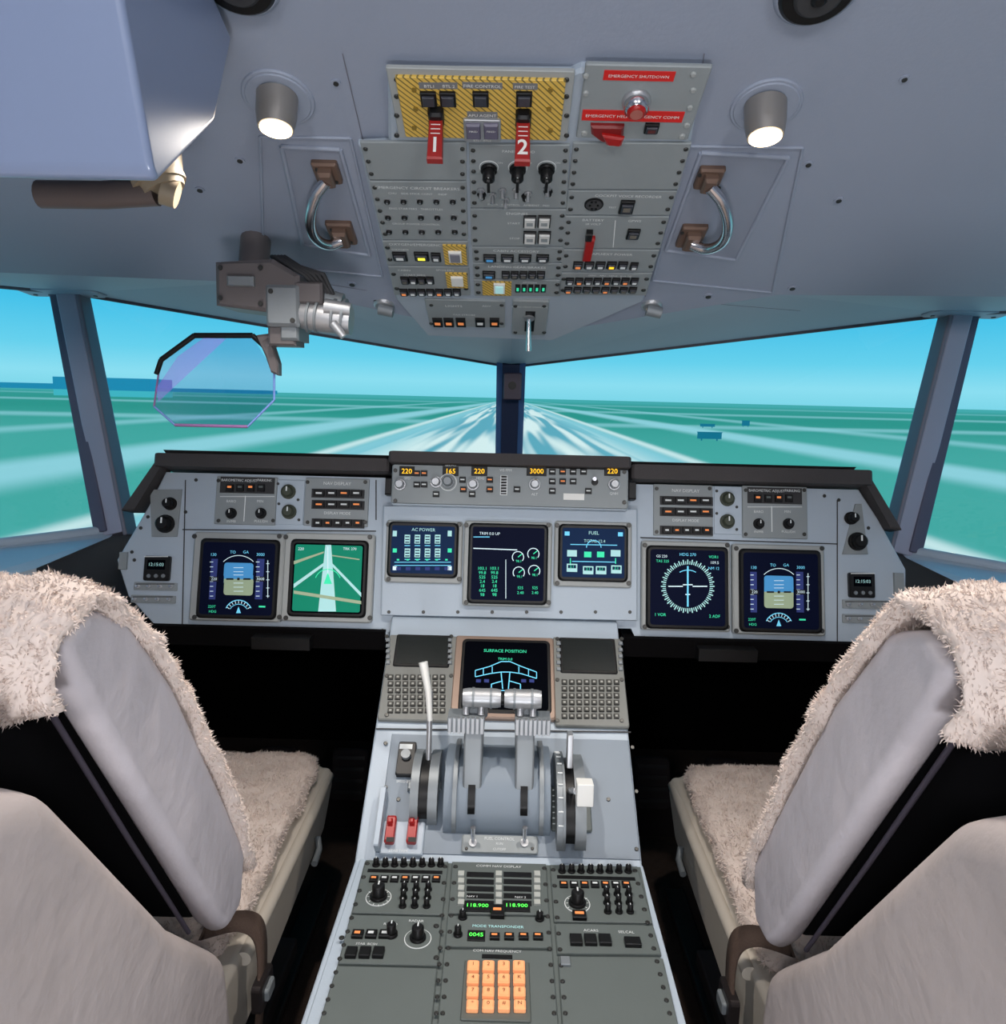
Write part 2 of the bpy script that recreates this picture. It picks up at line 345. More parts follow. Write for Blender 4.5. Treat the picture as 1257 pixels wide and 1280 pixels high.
# ================================================================ MAIN INSTRUMENT PANEL
G=group('instrument_panel',R(0,1.55,-.35))
b=MB('panel_body',G,MP)
b.poly([(207,590),(186,632),(146,700),(160,745),(200,789),(484,794),(488,782),(790,786),(797,803),(1075,812),(1112,790),(1132,745),(1132,712),(1098,650),(1073,612)],-.03,0,PAINT,.002)
b.r(198,786,486,796,-.10,.004,PAINT,.002); b.r(797,802,1078,812,-.10,.004,PAINT,.002)
C2=MP.off(.018); b.done()
b=MB('centre_panel',G,C2)
b.poly([(478,632),(797,636),(797,776),(475,769)],-.03,0,PAINT,.003)
b.done()
b=MB('panel_detail',G,MP)
for a in ((232,600,228,780),(470,600,470,650),(1046,625,1046,806),(228,662,470,664),(800,672,1046,680)): b.l(*a,1.4,GAP)
def fast(x0,y0,x1,y1,n):
    for i in range(n):
        t=i/(n-1); b.scr(x0+(x1-x0)*t,y0+(y1-y0)*t,2.2)
fast(236,785,478,788,9); fast(805,797,1070,806,9)
b.plate(270,596,346,656); b.plate(381,598,461,658)
b.r(346,600,380,656,0,.003,PAINT,.001)
b.plate(816,606,890,670); b.plate(927,608,1008,673); b.r(892,608,926,668,0,.003,PAINT,.001)
def sub(x0,y0,dy=0):
    b.r(x0+4,y0+1,x0+72,y0+21,.004,.0045,GAP)
    b.t('BAROMETRIC ADJUST',x0+28,y0+5,3.2,n=.005); b.t('PARKING',x0+60,y0+5,3.2,n=.005)
    for i in range(4): b.r(x0+12+i*13,y0+10,x0+21+i*13,y0+19,.004,.009,BLK,.001); b.r(x0+14+i*13,y0+12,x0+19+i*13,y0+14.5,.009,.0094,EO if i in(0,2) else FACE2)
    b.knob(x0+18,y0+46,6,.014,.004); b.knob(x0+55,y0+46,6,.014,.004)
    b.t('BARO',x0+18,y0+31,3.2,n=.005); b.t('MIN',x0+54,y0+31,3.2,n=.005)
    b.r(x0+34,y0+24,x0+35,y0+56,.004,.0045,LBL); b.l(x0+4,y0+25,x0+72,y0+25,.8,LBL,.005)
    b.t('IN/MB',x0+18,y0+56,3,n=.005); b.t('PULL/DH',x0+55,y0+56,3,n=.005)
sub(272,596); sub(929,609)
def modep(x0,y0):
    b.t('NAV DISPLAY',x0+38,y0+5,4,n=.005); b.t('DISPLAY MODE',x0+38,y0+42,3.4,n=.005)
    for j,n in ((13,4),(27,4),(50,5)):
        b.r(x0+6,y0+j-1,x0+72,y0+j+10,.004,.005,GAP)
        for i in range(n):
            ww=62/n; b.r(x0+9+i*ww,y0+j,x0+7+(i+1)*ww,y0+j+8,.005,.010,BLK,.0008)
            b.r(x0+12+i*ww,y0+j+3,x0+4+(i+1)*ww,y0+j+5,.010,.0103,(EO if (i+j)%3==0 else LBL))
modep(384,600); modep(818,609)
for (x,y) in ((361,615),(362,640),(908,624),(908,652)): b.knob(x,y,8,.016,.003,mat('olive_knob',(58,64,50),.5)); b.scr(x-13,y-10,1.8,.003); b.scr(x+12,y+10,1.8,.003)
def outb(sx,kn,ck,sw):
    b.poly([(kn[0][0]-16*sx-10,kn[0][1]-18),(kn[0][0]+14,kn[0][1]-18),(kn[1][0]+14,kn[1][1]+16),(kn[1][0]-18,kn[1][1]+16)],0,.003,FACE,.001)
    for i,(x,y) in enumerate(kn): b.knob(x,y,7 if i==0 else 10,.022,.003)
    x,y=ck; b.r(x-16,y-15,x+16,y+16,0,.01,BLK,.002,.004); b.r(x-11,y-10,x+11,y+2,.01,.0104,SCR); b.t('12:15:03',x,y-4,4,EPW,.0112); 
    for i in range(3): b.c(x-9+i*9,y+10,2.4,.01,.013,STL,8)
    b.l(x-15,y-14,x+15,y-14,1,LBL,.011)
    for (x0,y0,x1,y1) in sw:
        b.r(x0,y0,x1,y1,0,.003,FACE,.001,.002)
        for i in range(4): b.tog(x0+6+i*(x1-x0-10)/3.2,(y0+y1)/2,.003,.012,.001,.0016)
        b.l(x0+3,y0+2,x1-3,y0+2,1,GAP,.0035)
outb(1,((214,630),(208,655)),(198,710),((168,728,222,738),(164,744,220,754)))
outb(-1,((1062,648),(1070,677)),(1075,731),((1052,750,1110,761),(1052,768,1108,779)))
for (x,y) in ((185,646),(176,660),(168,700),(232,640),(1048,625),(1085,660),(1120,720),(245,600),(1030,620),(165,690)): b.scr(x,y,2.2)
b.r(150,690,160,712,0,.006,FACE,.001); b.r(1116,716,1128,745,0,.006,FACE,.001)
def display(bb,x0,y0,x1,y1,s,dp=.016,knobs=True,bm=None):
    bb.r(x0,y0,x1,y1,0,dp,bm or BEZ,.003,.006)
    bb.r(s[0]-5,s[1]-5,s[2]+5,s[3]+5,dp,dp+.006,BLK,.004,.010)
    bb.r(s[0],s[1],s[2],s[3],dp+.006,dp+.0064,SCR,0,.006)
    for xx in (x0+4,x1-4):
        for yy in (y0+5,y1-5): bb.scr(xx,yy,3,dp)
    return dp+.0072
def pfd(bb,x,y,n,flip=False):
    bb.r(x-18,y-21,x+18,y-2,n,n+.0003,EB,0,.006); bb.r(x-18,y-2,x+18,y+19,n,n+.0003,ET,0,.006); bb.r(x-18,y-6,x+18,y+4,n,n+.0004,EB); bb.r(x-18,y-1,x+18,y+4,n,n+.0005,ET)
    bb.arc(x,y-4,26,45,135,.8,EW,n+.0006); 
    for yy in (-15,-10,-6,4,9,14): bb.l(x-6,y+yy,x+6,y+yy,.7,EW,n+.0008)
    bb.l(x-15,y-1,x-6,y-1,2,BLK,n+.001); bb.l(x+6,y-1,x+15,y-1,2,BLK,n+.001); bb.r(x-1.5,y-2.5,x+1.5,y+.5,n,n+.001,BLK)
    for sx,w in ((-31,8),(26,9)):
        bb.r(x+sx-w/2,y-26,x+sx+w/2,y+24,n,n+.0003,EPUR)
        for k in range(8): bb.l(x+sx-w/2,y-22+k*6,x+sx,y-22+k*6,.8,EW,n+.0008)
        bb.r(x+sx-w/2-1,y-4,x+sx+w/2+2,y+2,n,n+.0009,BLK); bb.t('220' if sx<0 else '3000',x+sx+1,y-1,3.4,EW,n+.001)
    bb.t('130',x-31,y-31,3.6,EC,n); bb.t('3000',x+27,y-31,3.6,EC,n); bb.t('TO',x-7,y-34,3.6,EC,n); bb.t('GA',x+9,y-34,3.6,EC,n)
    bb.arc(x,y+42,17,25,155,1.1,EC,n); bb.arc(x,y+42,12,30,150,.8,EC,n)
    for a in range(30,160,15): bb.l(x+13*cos(radians(a)),y+42-13*sin(radians(a)),x+17*cos(radians(a)),y+42-17*sin(radians(a)),.8,EW,n)
    bb.poly([(x-3,y+41),(x,y+33),(x+3,y+41)],n,n+.0003,EC)
    bb.t('220T',x-33,y+33,3.2,EG,n); bb.t('HDG',x-32,y+39,3,EG,n); bb.r(x+25,y+32,x+33,y+34,n,n+.0004,EG); bb.l(x+36,y-24,x+36,y+22,.8,EW,n)
    for k in range(5): bb.l(x+34,y-20+k*10,x+38,y-20+k*10,.7,EW,n)
n=display(b,243,666,356,776,(257,679,346,768)); b.r(257,679,346,768,n-.0008,n-.0005,EDB,0,.006); pfd(b,303,725,n)
n=display(b,913,681,1027,793,(925,692,1017,785)); b.r(925,692,1017,785,n-.0008,n-.0005,EDB,0,.006); pfd(b,968,741,n)
n=display(b,356,667,468,777,(369,680,456,766))
b.r(371,682,454,764,n-.0006,n-.0002,EGD,0,.004)
b.poly([(410,682),(417,682),(423,764),(401,764)],n,n+.0003,EPW)
b.poly([(371,738),(454,751),(454,755),(371,742)],n,n+.0004,ET)
b.poly([(371,730),(412,701),(413,704),(371,735)],n,n+.0005,EPW); b.poly([(415,701),(454,741),(454,746),(415,705)],n,n+.0005,EPW)
b.poly([(371,702),(408,690),(408,692),(371,706)],n,n+.0005,ET); b.l(418,695,452,700,1.5,ET,n+.0006)
b.poly([(408,730),(413,716),(418,730)],n,n+.001,EG); b.l(413,718,413,684,1,EW,n+.001); b.arc(413,728,16,20,160,1,EG,n+.001)
b.t('220',380,687,3.4,EW,n+.001); b.t('TRK 270',440,687,3.2,EW,n+.001)
n=display(b,800,677,910,788,(810,688,902,781)); b.r(810,688,902,781,n-.0008,n-.0005,EDB,0,.006)
cx,cy=856,733
for a in range(0,360,5):
    ra=radians(a); r1=33 if a%10==0 else 31; b.l(cx+27*cos(ra),cy+27*sin(ra),cx+r1*cos(ra),cy+r1*sin(ra),.9 if a%10 else 1.4,EPW,n)
b.l(cx,cy-25,cx,cy+25,2,EC,n); b.l(cx-24,cy,cx-6,cy,1.3,EW,n); b.l(cx+6,cy,cx+24,cy,1.3,EW,n); b.l(cx-6,cy-2,cx+6,cy-2,1.3,EW,n); b.l(cx-3,cy+10,cx+3,cy+10,1.3,EW,n)
b.arc(cx,cy,20,60,120,1,EC,n); b.t('HDG 270',cx,cy-39,3.6,EC,n); b.t('GS 220',824,696,3.2,EW,n,); b.t('TAS 225',825,702,3.2,EG,n); b.t('VOR1',888,697,3.4,EG,n); b.t('109.5',889,704,3.4,EW,n); b.t('NM 12',888,711,3.4,EC,n)
b.t('1 VOR',822,768,3.6,EG,n); b.t('2 ADF',889,770,3.6,EG,n)
b.done()
b=MB('centre_displays',G,C2)
n=display(b,482,651,578,729,(490,658,568,717),.006); b.r(490,658,568,717,n-.0006,n-.0003,ENV,0,.004)
b.t('AC POWER',530,663,4,EPW,n)
for j in range(2):
    for i in range(4):
        x=510+i*12.5; y=674+j*17; b.r(x-3.4,y-5,x+3.4,y+6,n,n+.0003,EPW); 
        for k in range(3): b.l(x-2.6,y-2.5+k*3.4,x+2.6,y-2.5+k*3.4,1.4,ENV,n+.0006)
        b.l(x-3.4,y+8.5,x+3.4,y+8.5,1,EC,n)
for j in range(2): b.l(494,703+j*4,564,703+j*4,.8,EC,n); 
for i in range(6): b.r(496+i*12,709,502+i*12,713,n,n+.0003,EPUR); b.r(497+i*12,699,500+i*12,701,n,n+.0003,EG)
for x in (492,560): b.r(x,664,x+5,671,n,n+.0003,EPW); b.r(x,686,x+5,691,n,n+.0003,EG); b.r(x,708,x+5,713,n,n+.0003,EW)
n=display(b,579,652,689,758,(590,660,679,750),.012); b.r(590,660,679,750,n-.0006,n-.0003,EDB,0,.004)
b.t('TRIM 0.0 UP',612,668,3.4,EW,n,); b.l(592,672,612,672,1,EC,n); b.l(592,686,646,688,1.2,EW,n)
for j in range(7):
    for i in range(2): b.t(('103.1','99.8','525','2.4','18','645','98')[j],603+i*15,711+j*5.4,3.8,EG,n)
for (x,y) in ((647,697),(666,693),(648,716),(667,714)):
    b.arc(x,y,7,-40,220,1,EW,n); b.l(x,y,x+5,y-4,1.1,EG,n); b.t('98.1',x+1,y+5,3,EG,n)
for (x,y) in ((650,735),(668,735)): b.t('525',x,y,3.4,EG,n); b.t('2.40',x,y+6,3.4,EG,n)
b.l(632,700,632,748,.8,EW,n)
n=display(b,692,652,789,734,(702,661,779,722),.006); b.r(702,661,779,722,n-.0006,n-.0003,ENV,0,.004)
b.t('FUEL',741,667,4.2,EPW,n); b.t('TOTAL 12.4',742,677,3.6,EPW,n)
b.arc(741,685,9,0,180,1,EC,n); b.l(712,681,770,682,1,EC,n)
for (x0,x1) in ((708,720),(762,774)): b.r(x0,688,x1,696,n,n+.0003,EPW)
b.r(729,690,738,697,n,n+.0003,EG); b.r(745,690,754,697,n,n+.0003,EG)
for (x,y) in ((714,710),(734,713),(750,713),(769,712)): b.r(x-6.5,y-5,x+6.5,y+5,n,n+.0003,EPW); b.r(x-5,y-3.5,x+5,y+.5,n,n+.0006,ENV); b.t('2.1',x,y-1.5,3.2,EG,n+.0008)
b.l(712,698,712,705,1.2,EG,n); b.l(768,698,768,705,1.2,EG,n); b.l(714,702,768,703,1,EC,n)
b.r(705,665,711,670,n,n+.0003,EC); b.r(771,666,777,671,n,n+.0003,EC)
for i in range(8): b.scr(486+i*43,765,2.2); 
b.done()
gs=group('glareshield',R(0,1.7,-.15))
b=MB('hood',gs,MP)
b.r(204,574,490,590,-.10,.045,BRN,.004,.004); b.r(785,588,1078,606,-.10,.045,BRN,.004,.004)
b.poly([(203,578),(214,578),(176,640),(160,640)],-.02,.03,BRN,.003); b.poly([(1068,598),(1080,600),(1118,664),(1104,662)],-.02,.03,BRN,.003)
b.done()
b=MB('top_deck',gs); zt=-.128
b.add([R(*p) for p in ((-.74,1.56,zt),(.74,1.56,zt),(.74,1.76,-.27),(0,2.36,-.33),(-.74,1.76,-.27))],[[0,1,2,3,4]],BRN); b.done()
CF=MP.off(.055)
b=MB('flight_control_unit',G,CF)
b.r(489,573,786,634,-.10,-.012,PAINT,.003,.004)
b.r(487,569,787,583,-.16,.020,BRN,.004,.004)
b.r(489,584,785,632,-.012,0,FACE,.002,.004)
b.r(481,597,489,618,-.03,0,BLK,.002); b.r(786,602,795,624,-.03,0,BLK,.002)
for (x0,x1,txt) in ((500,517,'220'),(554,572,'165'),(590,608,'220'),(659,682,'3000'),(756,774,'220')):
    b.r(x0-1,583,x1+1,595,0,.002,BLK,.0005); b.t(txt,(x0+x1)/2,589.5,6.2,EA,.0028)
for x in (500,545,591,668,767): b.knob(x,606 if x not in(545,) else 603,6.5,.018,0,ALU,False)
b.c(560,603,11,0,.003,LBL,20); b.c(560,603,10,.003,.004,FACE,20); b.knob(560,603,7,.02,.004,STL,False)
b.c(743,603,4,0,.008,BLK); b.c(742,600,2.5,.008,.016,CHR)
for (x,y) in ((521,592),(530,592),(521,606),(530,606),(578,600),(579,612),(612,600),(690,590),(690,602),(690,614),(703,590),(716,590),(729,590),(703,602),(716,602),(646,612),(612,612),(735,614),(590,618),(545,618)):
    b.r(x-4,y-3.5,x+4,y+3.5,0,.005,BLK,.001); b.r(x-2.6,y-1,x+2.6,y+.6,.005,.0053,EO if (x+y)%3==0 else LBL)
b.r(625,594,634,619,0,.002,LBL,.0005); b.r(626,595,633,618,.002,.003,BLK); 
for k in range(6): b.l(626,598+k*3.6,633,598+k*3.6,1,ALU,.0035)
b.r(704,617,730,625,0,.001,WHT)
for (x,y,s_) in ((509,598,'SPD'),(563,583,'MACH'),(632,588,'V/S FPM'),(668,618,'ALT'),(767,617,'QNH'),(600,598,'HDG')): b.t(s_,x,y,3.2)
for (x,y) in ((494,588),(780,590),(494,626),(780,628)): b.scr(x,y,2.6)
b.done()
b=MB('lower_panel_trim',G)
b.tube([R(-.80,1.50,-.50),R(-.25,1.50,-.50)],.008,STL,8); b.tube([R(.25,1.50,-.50),R(.80,1.50,-.50)],.008,STL,8)
wb=lambda x0,y0,z0_,x1,y1,z1,m:wbox(b,x0,y0,z0_+H,x1,y1,z1+H,m)
wb(-.80,1.47,-.53,-.25,1.62,-.49,DK); wb(.25,1.47,-.53,.80,1.62,-.49,DK)  # dark boxes stand in for shade on the panel underside
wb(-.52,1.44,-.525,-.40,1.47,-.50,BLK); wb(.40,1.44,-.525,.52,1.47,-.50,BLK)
b.done()
PD=mat('pedal_shaded',(34,28,29),.7,spec=.2)  # pedal colour darkened to carry the footwell shade
for sx in (-1,1):
    g=group('rudder_pedals',R(sx*.5,1.9,-1.0))
    b=MB('pedals',g)
    for k in (-.1,.1):
        x=sx*.52+k
        pl=Plane(R(x,1.90,-1.05),(1,0,0),(0,.45,1)); b.prism(rr(-.05,-.07,.05,.07,.015),0,.02,PD,.004,pl=pl)
        for j in range(4): b.prism(rr(-.04,-.05+j*.03,.04,-.04+j*.03),.02,.023,BLK,pl=pl)
        b.tube([R(x,1.92,-1.05),R(x,2.02,-1.24)],.014,PD,8)
    wbox(b,sx*.52-.19,1.96,0,sx*.52+.19,2.15,.10,PD); b.done()
# ================================================================ PEDESTAL
G=group('center_pedestal',R(0,1.1,-.8))
b=MB('pedestal_body',G)
prof=[(1.475,-.46),(1.46,-.472),(1.29,-.607),(1.10,-.752),(1.095,-.757),(.55,-.757),(.55,-1.25),(1.62,-1.25),(1.62,-.46)]
b.prism(prof,-.236,.236,PAINT,pl=YZ); b.done(bevel=.004,seg=2)
b=MB('pedestal_display_section',G,P1)
b.r(566,797,693,899,0,.012,mat('bezel_bronze',(150,128,114),.4,.3),.003,.006)
n=display(b,572,800,689,896,(579,806,684,890),.008,bm=BLK)
b.t('SURFACE POSITION',631,819,4.2,EG,n); b.t('TRIM 0.0',631,829,3.4,EG,n)
pts=[(594,843),(612,838),(626,832),(637,832),(651,838),(670,845)]
for a,c in zip(pts,pts[1:]): b.l(*a,*c,1.2,EC,n)
pts=[(594,851),(612,847),(626,845),(637,845),(651,847),(670,853)]
for a,c in zip(pts,pts[1:]): b.l(*a,*c,1.2,EC,n)
for x0,y0 in ((594,843),(670,845),(604,840),(660,841),(648,838),(615,838)): b.l(x0,y0,x0,y0+8,1,EC,n)
b.l(626,845,628,866,1.2,EC,n); b.l(637,845,635,866,1.2,EC,n); b.l(614,868,650,868,1.2,EC,n); b.l(614,860,614,868,1.2,EC,n); b.l(650,860,650,868,1.2,EC,n); b.l(614,860,628,856,1.2,EC,n); b.l(650,860,636,856,1.2,EC,n)
for x in (598,608,654,664): b.r(x-3,854,x+3,858,n,n+.0003,EPUR)
for k in range(3): b.r(592+k*9,868,598+k*9,872,n,n+.0003,EPUR); b.r(655+k*8,869,660+k*8,872,n,n+.0003,EMG)
b.t('GEAR DN',600,880,3.4,EG,n); b.t('FLAP 15',665,881,3.4,EG,n)
def cdu(x0,y0,x1,y1,s,kx0,ky0,kx1,ky1):
    b.r(x0,y0,x1,y1,0,.01,mat('cdu_face',(120,122,118),.5),.002,.004)
    b.r(s[0]-3,s[1]-3,s[2]+3,s[3]+3,.01,.013,BLK,.002,.004); b.r(*s,.013,.0134,mat('crt_dim',(24,29,28),.25,coat=.1),0,.003)
    for k in range(5):
        yy=s[1]+4+k*(s[3]-s[1]-6)/4
        b.r(x0+3,yy-2,x0+8,yy+2,.01,.014,STL,.001); b.r(x1-8,yy-2,x1-3,yy+2,.01,.014,STL,.001)
    nx,ny=8,6
    for j in range(ny):
        for i in range(nx):
            x=kx0+(kx1-kx0)*(i+.5)/nx; y=ky0+(ky1-ky0)*(j+.5)/ny
            w_=(kx1-kx0)/nx*.36; h_=(ky1-ky0)/ny*.34
            b.r(x-w_,y-h_,x+w_,y+h_,.01,.0135,mat('key_dark',(42,42,38),.5),.0006,.0008); b.r(x-w_*.45,y-h_*.4,x+w_*.45,y+h_*.4,.0135,.0137,mat('key_glyph',(165,165,158),.6))
    for xx in (x0+4,x1-4):
        for yy in (y0+4,(y0+y1)/2,y1-4): b.scr(xx,yy,2.6,.01)
cdu(480,795,568,901,(497,800,560,834),484,846,558,896)
cdu(692,798,780,908,(702,804,766,842),700,852,774,903)
b.done()
b=MB('throttle_section',G,P2)
DG=mat('quadrant_grey',(124,136,148),.5)
b.r(480,918,792,1066,0,.002,mat('quadrant_base',(130,142,154),.5,noise_s=8,noise_a=.05),.001)
b.l(470,912,788,916,2,GAP,.003)
DY,DZ,DR=1.215,-.702,.088
def disc(r,x0,x1,m,a0=0,a1=180,cy=DY,cz=DZ,n_=16): b.prism([(cy+r*cos(radians(a0+(a1-a0)*i/n_)),cz+r*.95*sin(radians(a0+(a1-a0)*i/n_))) for i in range(n_+1)],x0,x1,m,pl=YZ,smooth=True)
disc(DR,-.095,.085,DG,-20,200)
disc(DR+.010,-.080,-.073,STL,-10,190); disc(DR+.010,.066,.073,STL,-10,190)
disc(DR+.004,-.054,-.042,BLK,10,170); disc(DR+.004,.034,.046,BLK,10,170)
for (xa,xb) in ((-.152,-.138),(-.122,-.106)): disc(.075,xa,xb,STL,-15,195,1.205,-.695)
disc(.068,-.138,-.122,BLK,-10,190,1.205,-.695)
disc(.098,.094,.108,STL,-10,190,1.19,-.712); disc(.101,.104,.108,STL,-5,185,1.19,-.712); disc(.09,.108,.124,BLK,-5,185,1.19,-.712); disc(.096,.124,.142,STL,-10,190,1.19,-.712)
for k in range(9):
    a=radians(60+k*13); b.tube([R(.096,1.19+.0975*cos(a),-.712+.0945*sin(a)),R(.104,1.19+.0975*cos(a),-.712+.0945*sin(a))],.0014,LBL,6)
b.r(497,930,519,972,.002,.012,BLK,.002,.003); b.c(508,948,6,.012,.02,STL); b.r(500,934,516,940,.012,.0125,LBL)
b.r(688,985,738,1040,.002,.008,FACE2,.002,.003)
for k in range(7): b.l(690,990+k*7,700,990+k*7,1.4,LBL,.0086)
b.t('FLAPS',722,1036,4,n=.0086); b.t('SPEED BRAKE',508,978,3,n=.0026)
for (x,y) in ((578,1013),(498,1000),(760,1000),(482,930),(790,935),(476,1060),(795,1062),(482,985),(795,990)): b.scr(x,y,2.6,.002)
b.r(510,980,522,990,.002,.012,STL,.002); b.r(540,980,552,990,.002,.012,STL,.002)
b.done()
t=MB('thrust_levers',G)
for x0,x1 in ((-.064,-.032),(.024,.056)):
    t.prism([(1.145,-.70),(1.245,-.70),(1.245,-.60),(1.222,-.535),(1.19,-.525),(1.165,-.56),(1.145,-.64)],x0,x1,STL,pl=YZ)
t.done(bevel=.004,seg=2)
t=MB('thrust_lever_grips',G)
def grip(xa,xb):
    n_=8; t.tube([R(xa+(xb-xa)*i/n_,1.185,-.508) for i in range(n_+1)],[.0145,.0162,.0165,.0165,.0162,.0165,.0165,.0162,.0145],ALU,20)
grip(-.068,-.003); grip(.003,.066)
t.tube([R(-.004,1.185,-.508),R(.004,1.185,-.508)],.011,BLK,12)
for x in (-.05,-.02,.02,.05): t.tube([R(x-.002,1.185,-.508),R(x+.002,1.185,-.508)],.0178,STL,20)
for x in (-.035,.035): t.tube([R(x,1.19,-.508),R(x,1.20,-.545)],.010,ALU,12)
for xa,xb in ((-.092,-.030),(.022,.082)):
    wbox(t,xa,1.165,H-.562,xb,1.20,H-.535,STL)
    for k in range(8): xx=xa+(xb-xa)*(k+.5)/8; wbox(t,xx-.0022,1.160,H-.562,xx+.0022,1.166,H-.535,ALU)
for xx in (-.062,-.036,.030,.052): t.tube([R(xx,1.175,-.535),R(xx,1.19,-.505)],.006,ALU,8)
t.done()
t=MB('speedbrake_lever',G)
t.tube([R(-.128,1.20,-.66),R(-.127,1.205,-.58),R(-.128,1.215,-.51)],[.005,.005,.006],ALU,10)
t.tube([R(-.126,1.205,-.56),R(-.130,1.212,-.51),R(-.141,1.225,-.462)],[.007,.0085,.0115],WHT,14,flat=.7)
t.done()
t=MB('flap_lever',G)
t.tube([R(.117,1.16,-.66),R(.117,1.10,-.625),R(.121,1.08,-.615)],[.006,.005,.006],ALU,10)
t.prism([(1.060,-.630),(1.088,-.630),(1.090,-.597),(1.063,-.594)],.120,.146,WHT,pl=YZ)
t.prism([(1.16,-.62),(1.19,-.62),(1.19,-.565),(1.17,-.565)],.112,.122,ALU,pl=YZ); t.done(bevel=.003,seg=2)
b=MB('fuel_control_panel',G,P2)
b.r(577,1046,672,1068,.002,.008,FACE,.002,.003); b.t('FUEL CONTROL',624,1051,3.6,n=.0088); b.t('RUN',624,1057,3,n=.0088); b.t('CUTOFF',624,1064,3,n=.0088)
for x in (591,655): b.tog(x,1056,.008,.030,.014,.0032); b.scr(x+(-8 if x<600 else 10),1063,2,.008)
b.r(477,1028,530,1070,.002,.008,PAINT,.002,.003); b.r(474,990,480,1064,.002,.03,PAINT,.002)
for x in (489,516): b.r(x-6,1024,x+6,1058,.008,.020,RED,.003,.003); b.r(x-3,1030,x+3,1036,.020,.028,RED,.002); b.r(x-5,1052,x+5,1058,.02,.0205,BLK)
b.t('STAB TRIM',498,1066,3.4,n=.0088); b.done()
b=MB('radio_panels',G,P3)
b.poly([(450,1076),(803,1084),(862,1300),(378,1295)],.0,.003,PAINT,.001)
b.poly([(456,1080),(800,1087),(846,1300),(400,1292)],.003,.0045,FACE2)
def ppl(pp,m=FACE2): b.poly(pp,.0045,.009,m,.0012)
ppl([(457,1081),(560,1083),(553,1150),(440,1147)]); ppl([(438,1150),(552,1153),(547,1214),(423,1211)]); ppl([(421,1215),(546,1218),(538,1300),(396,1295)])
ppl([(565,1083),(682,1086),(686,1150),(560,1148)]); ppl([(559,1152),(687,1154),(690,1192),(556,1190)]); ppl([(555,1194),(690,1196),(698,1300),(546,1298)])
ppl([(687,1087),(796,1089),(815,1160),(692,1158)]); ppl([(693,1162),(816,1164),(826,1200),(696,1199)]); ppl([(697,1203),(828,1205),(850,1302),(703,1300)])
nn=.009
def edge(x0,y0,x1,y1,n_):
    for i in range(n_):
        t_=i/(n_-1); b.scr(x0+(x1-x0)*t_,y0+(y1-y0)*t_,3,nn)
edge(459,1086,405,1275,12); edge(556,1090,545,1275,10); edge(569,1090,553,1275,10); edge(680,1092,692,1275,10); edge(691,1094,706,1275,10); edge(793,1095,836,1275,12)
for i in range(8): b.knob(470+i*11.5,1088,4.2,.012,nn); 
for i in range(8): b.knob(702+i*11.8,1096,4.2,.012,nn)
b.r(459,1094,553,1098,nn,nn+.0006,BLK); b.r(696,1102,793,1106,nn,nn+.0006,BLK)
for i in range(7): b.r(462+i*13,1103,472+i*13,1110,nn,nn+.004,BLK,.0008); b.r(699+i*13,1110,709+i*13,1117,nn,nn+.004,BLK,.0008); b.r(464+i*13,1105,470+i*13,1107,nn+.004,nn+.0044,LBL if i%3 else EO); b.r(701+i*13,1112,707+i*13,1114,nn+.004,nn+.0044,LBL if i%2 else EO)
for (x,y) in ((473,1129),(721,1137)):
    b.c(x,y,16,nn,nn+.001,LBL,28); b.c(x,y,15,nn+.001,nn+.0014,FACE2,28); b.knob(x,y,9.5,.022,nn)
    for a in range(0,360,30): b.l(x+11.5*cos(radians(a)),y+10*sin(radians(a)),x+14*cos(radians(a)),y+12.5*sin(radians(a)),1,LBL,nn+.002)
for j in range(3):
    for i in range(3): b.knob(505+i*15-j,1119+j*10.5,4.2,.012,nn); b.knob(757+i*14+j,1125+j*11,4.2,.012,nn)
b.t('RADIO',488,1163,4,n=nn+.001); b.t('RADAR',520,1159,4,n=nn+.001); b.t('STAB  BCSH',458,1188,3.6,n=nn+.001)
for i in range(3): b.r(440+i*17,1172,454+i*17,1181,nn,nn+.005,BLK,.001); b.r(443+i*17,1175,450+i*17,1178,nn+.005,nn+.0055,EO if i==0 else LBL)
for i in range(3): b.r(432+i*17,1194,446+i*17,1206,nn,nn+.006,BLK,.001,.001)
b.knob(489,1176,7,.018,nn); b.c(522,1181,17,nn,nn+.001,LBL,28); b.c(522,1181,16,nn+.001,nn+.0014,FACE2,28); b.knob(522,1181,9,.02,nn)
for (x,y) in ((427,1180),(545,1165),(545,1205)): b.scr(x,y,3.5,nn)
b.t('COMM NAV DISPLAY',623,1090,4.2,n=nn+.001)
for j in range(5):
    b.r(583,1097+j*9,617,1103+j*9,nn,nn+.0008,BLK); b.r(629,1097+j*9,664,1103+j*9,nn,nn+.0008,BLK)
    for x in (576,623,671): b.r(x-4,1097+j*9,x+4,1103+j*9,nn,nn+.004,mat('key_light',(180,184,178),.5),.0008)
for x,s_ in ((596,'118.900'),(645,'118.900')): b.r(x-17,1134,x+17,1147,nn,nn+.002,BLK,.0006); b.t(s_,x,1140.5,6.2,ELG,nn+.0026)
b.r(613,1142,630,1156,nn,nn+.007,BLK,.001); b.r(616,1147,626,1150,nn+.007,nn+.0075,EO)
b.t('NAV 1',590,1128,3.5,n=nn+.001); b.t('NAV 2',650,1129,3.5,n=nn+.001); b.knob(578,1154,5,.012,nn); b.knob(674,1156,5,.012,nn)
b.t('MODE TRANSPONDER',622,1166,4.4,EPW,nn+.001); b.r(584,1171,606,1184,nn,nn+.002,BLK,.0006); b.t('0045',595,1177.5,6.4,ELG,nn+.0026)
for i in range(4): b.r(612+i*18,1176,624+i*18,1183,nn,nn+.005,BLK,.001); b.r(614+i*18,1178,621+i*18,1180,nn+.005,nn+.0055,EO)
b.knob(572,1176,5,.014,nn); 
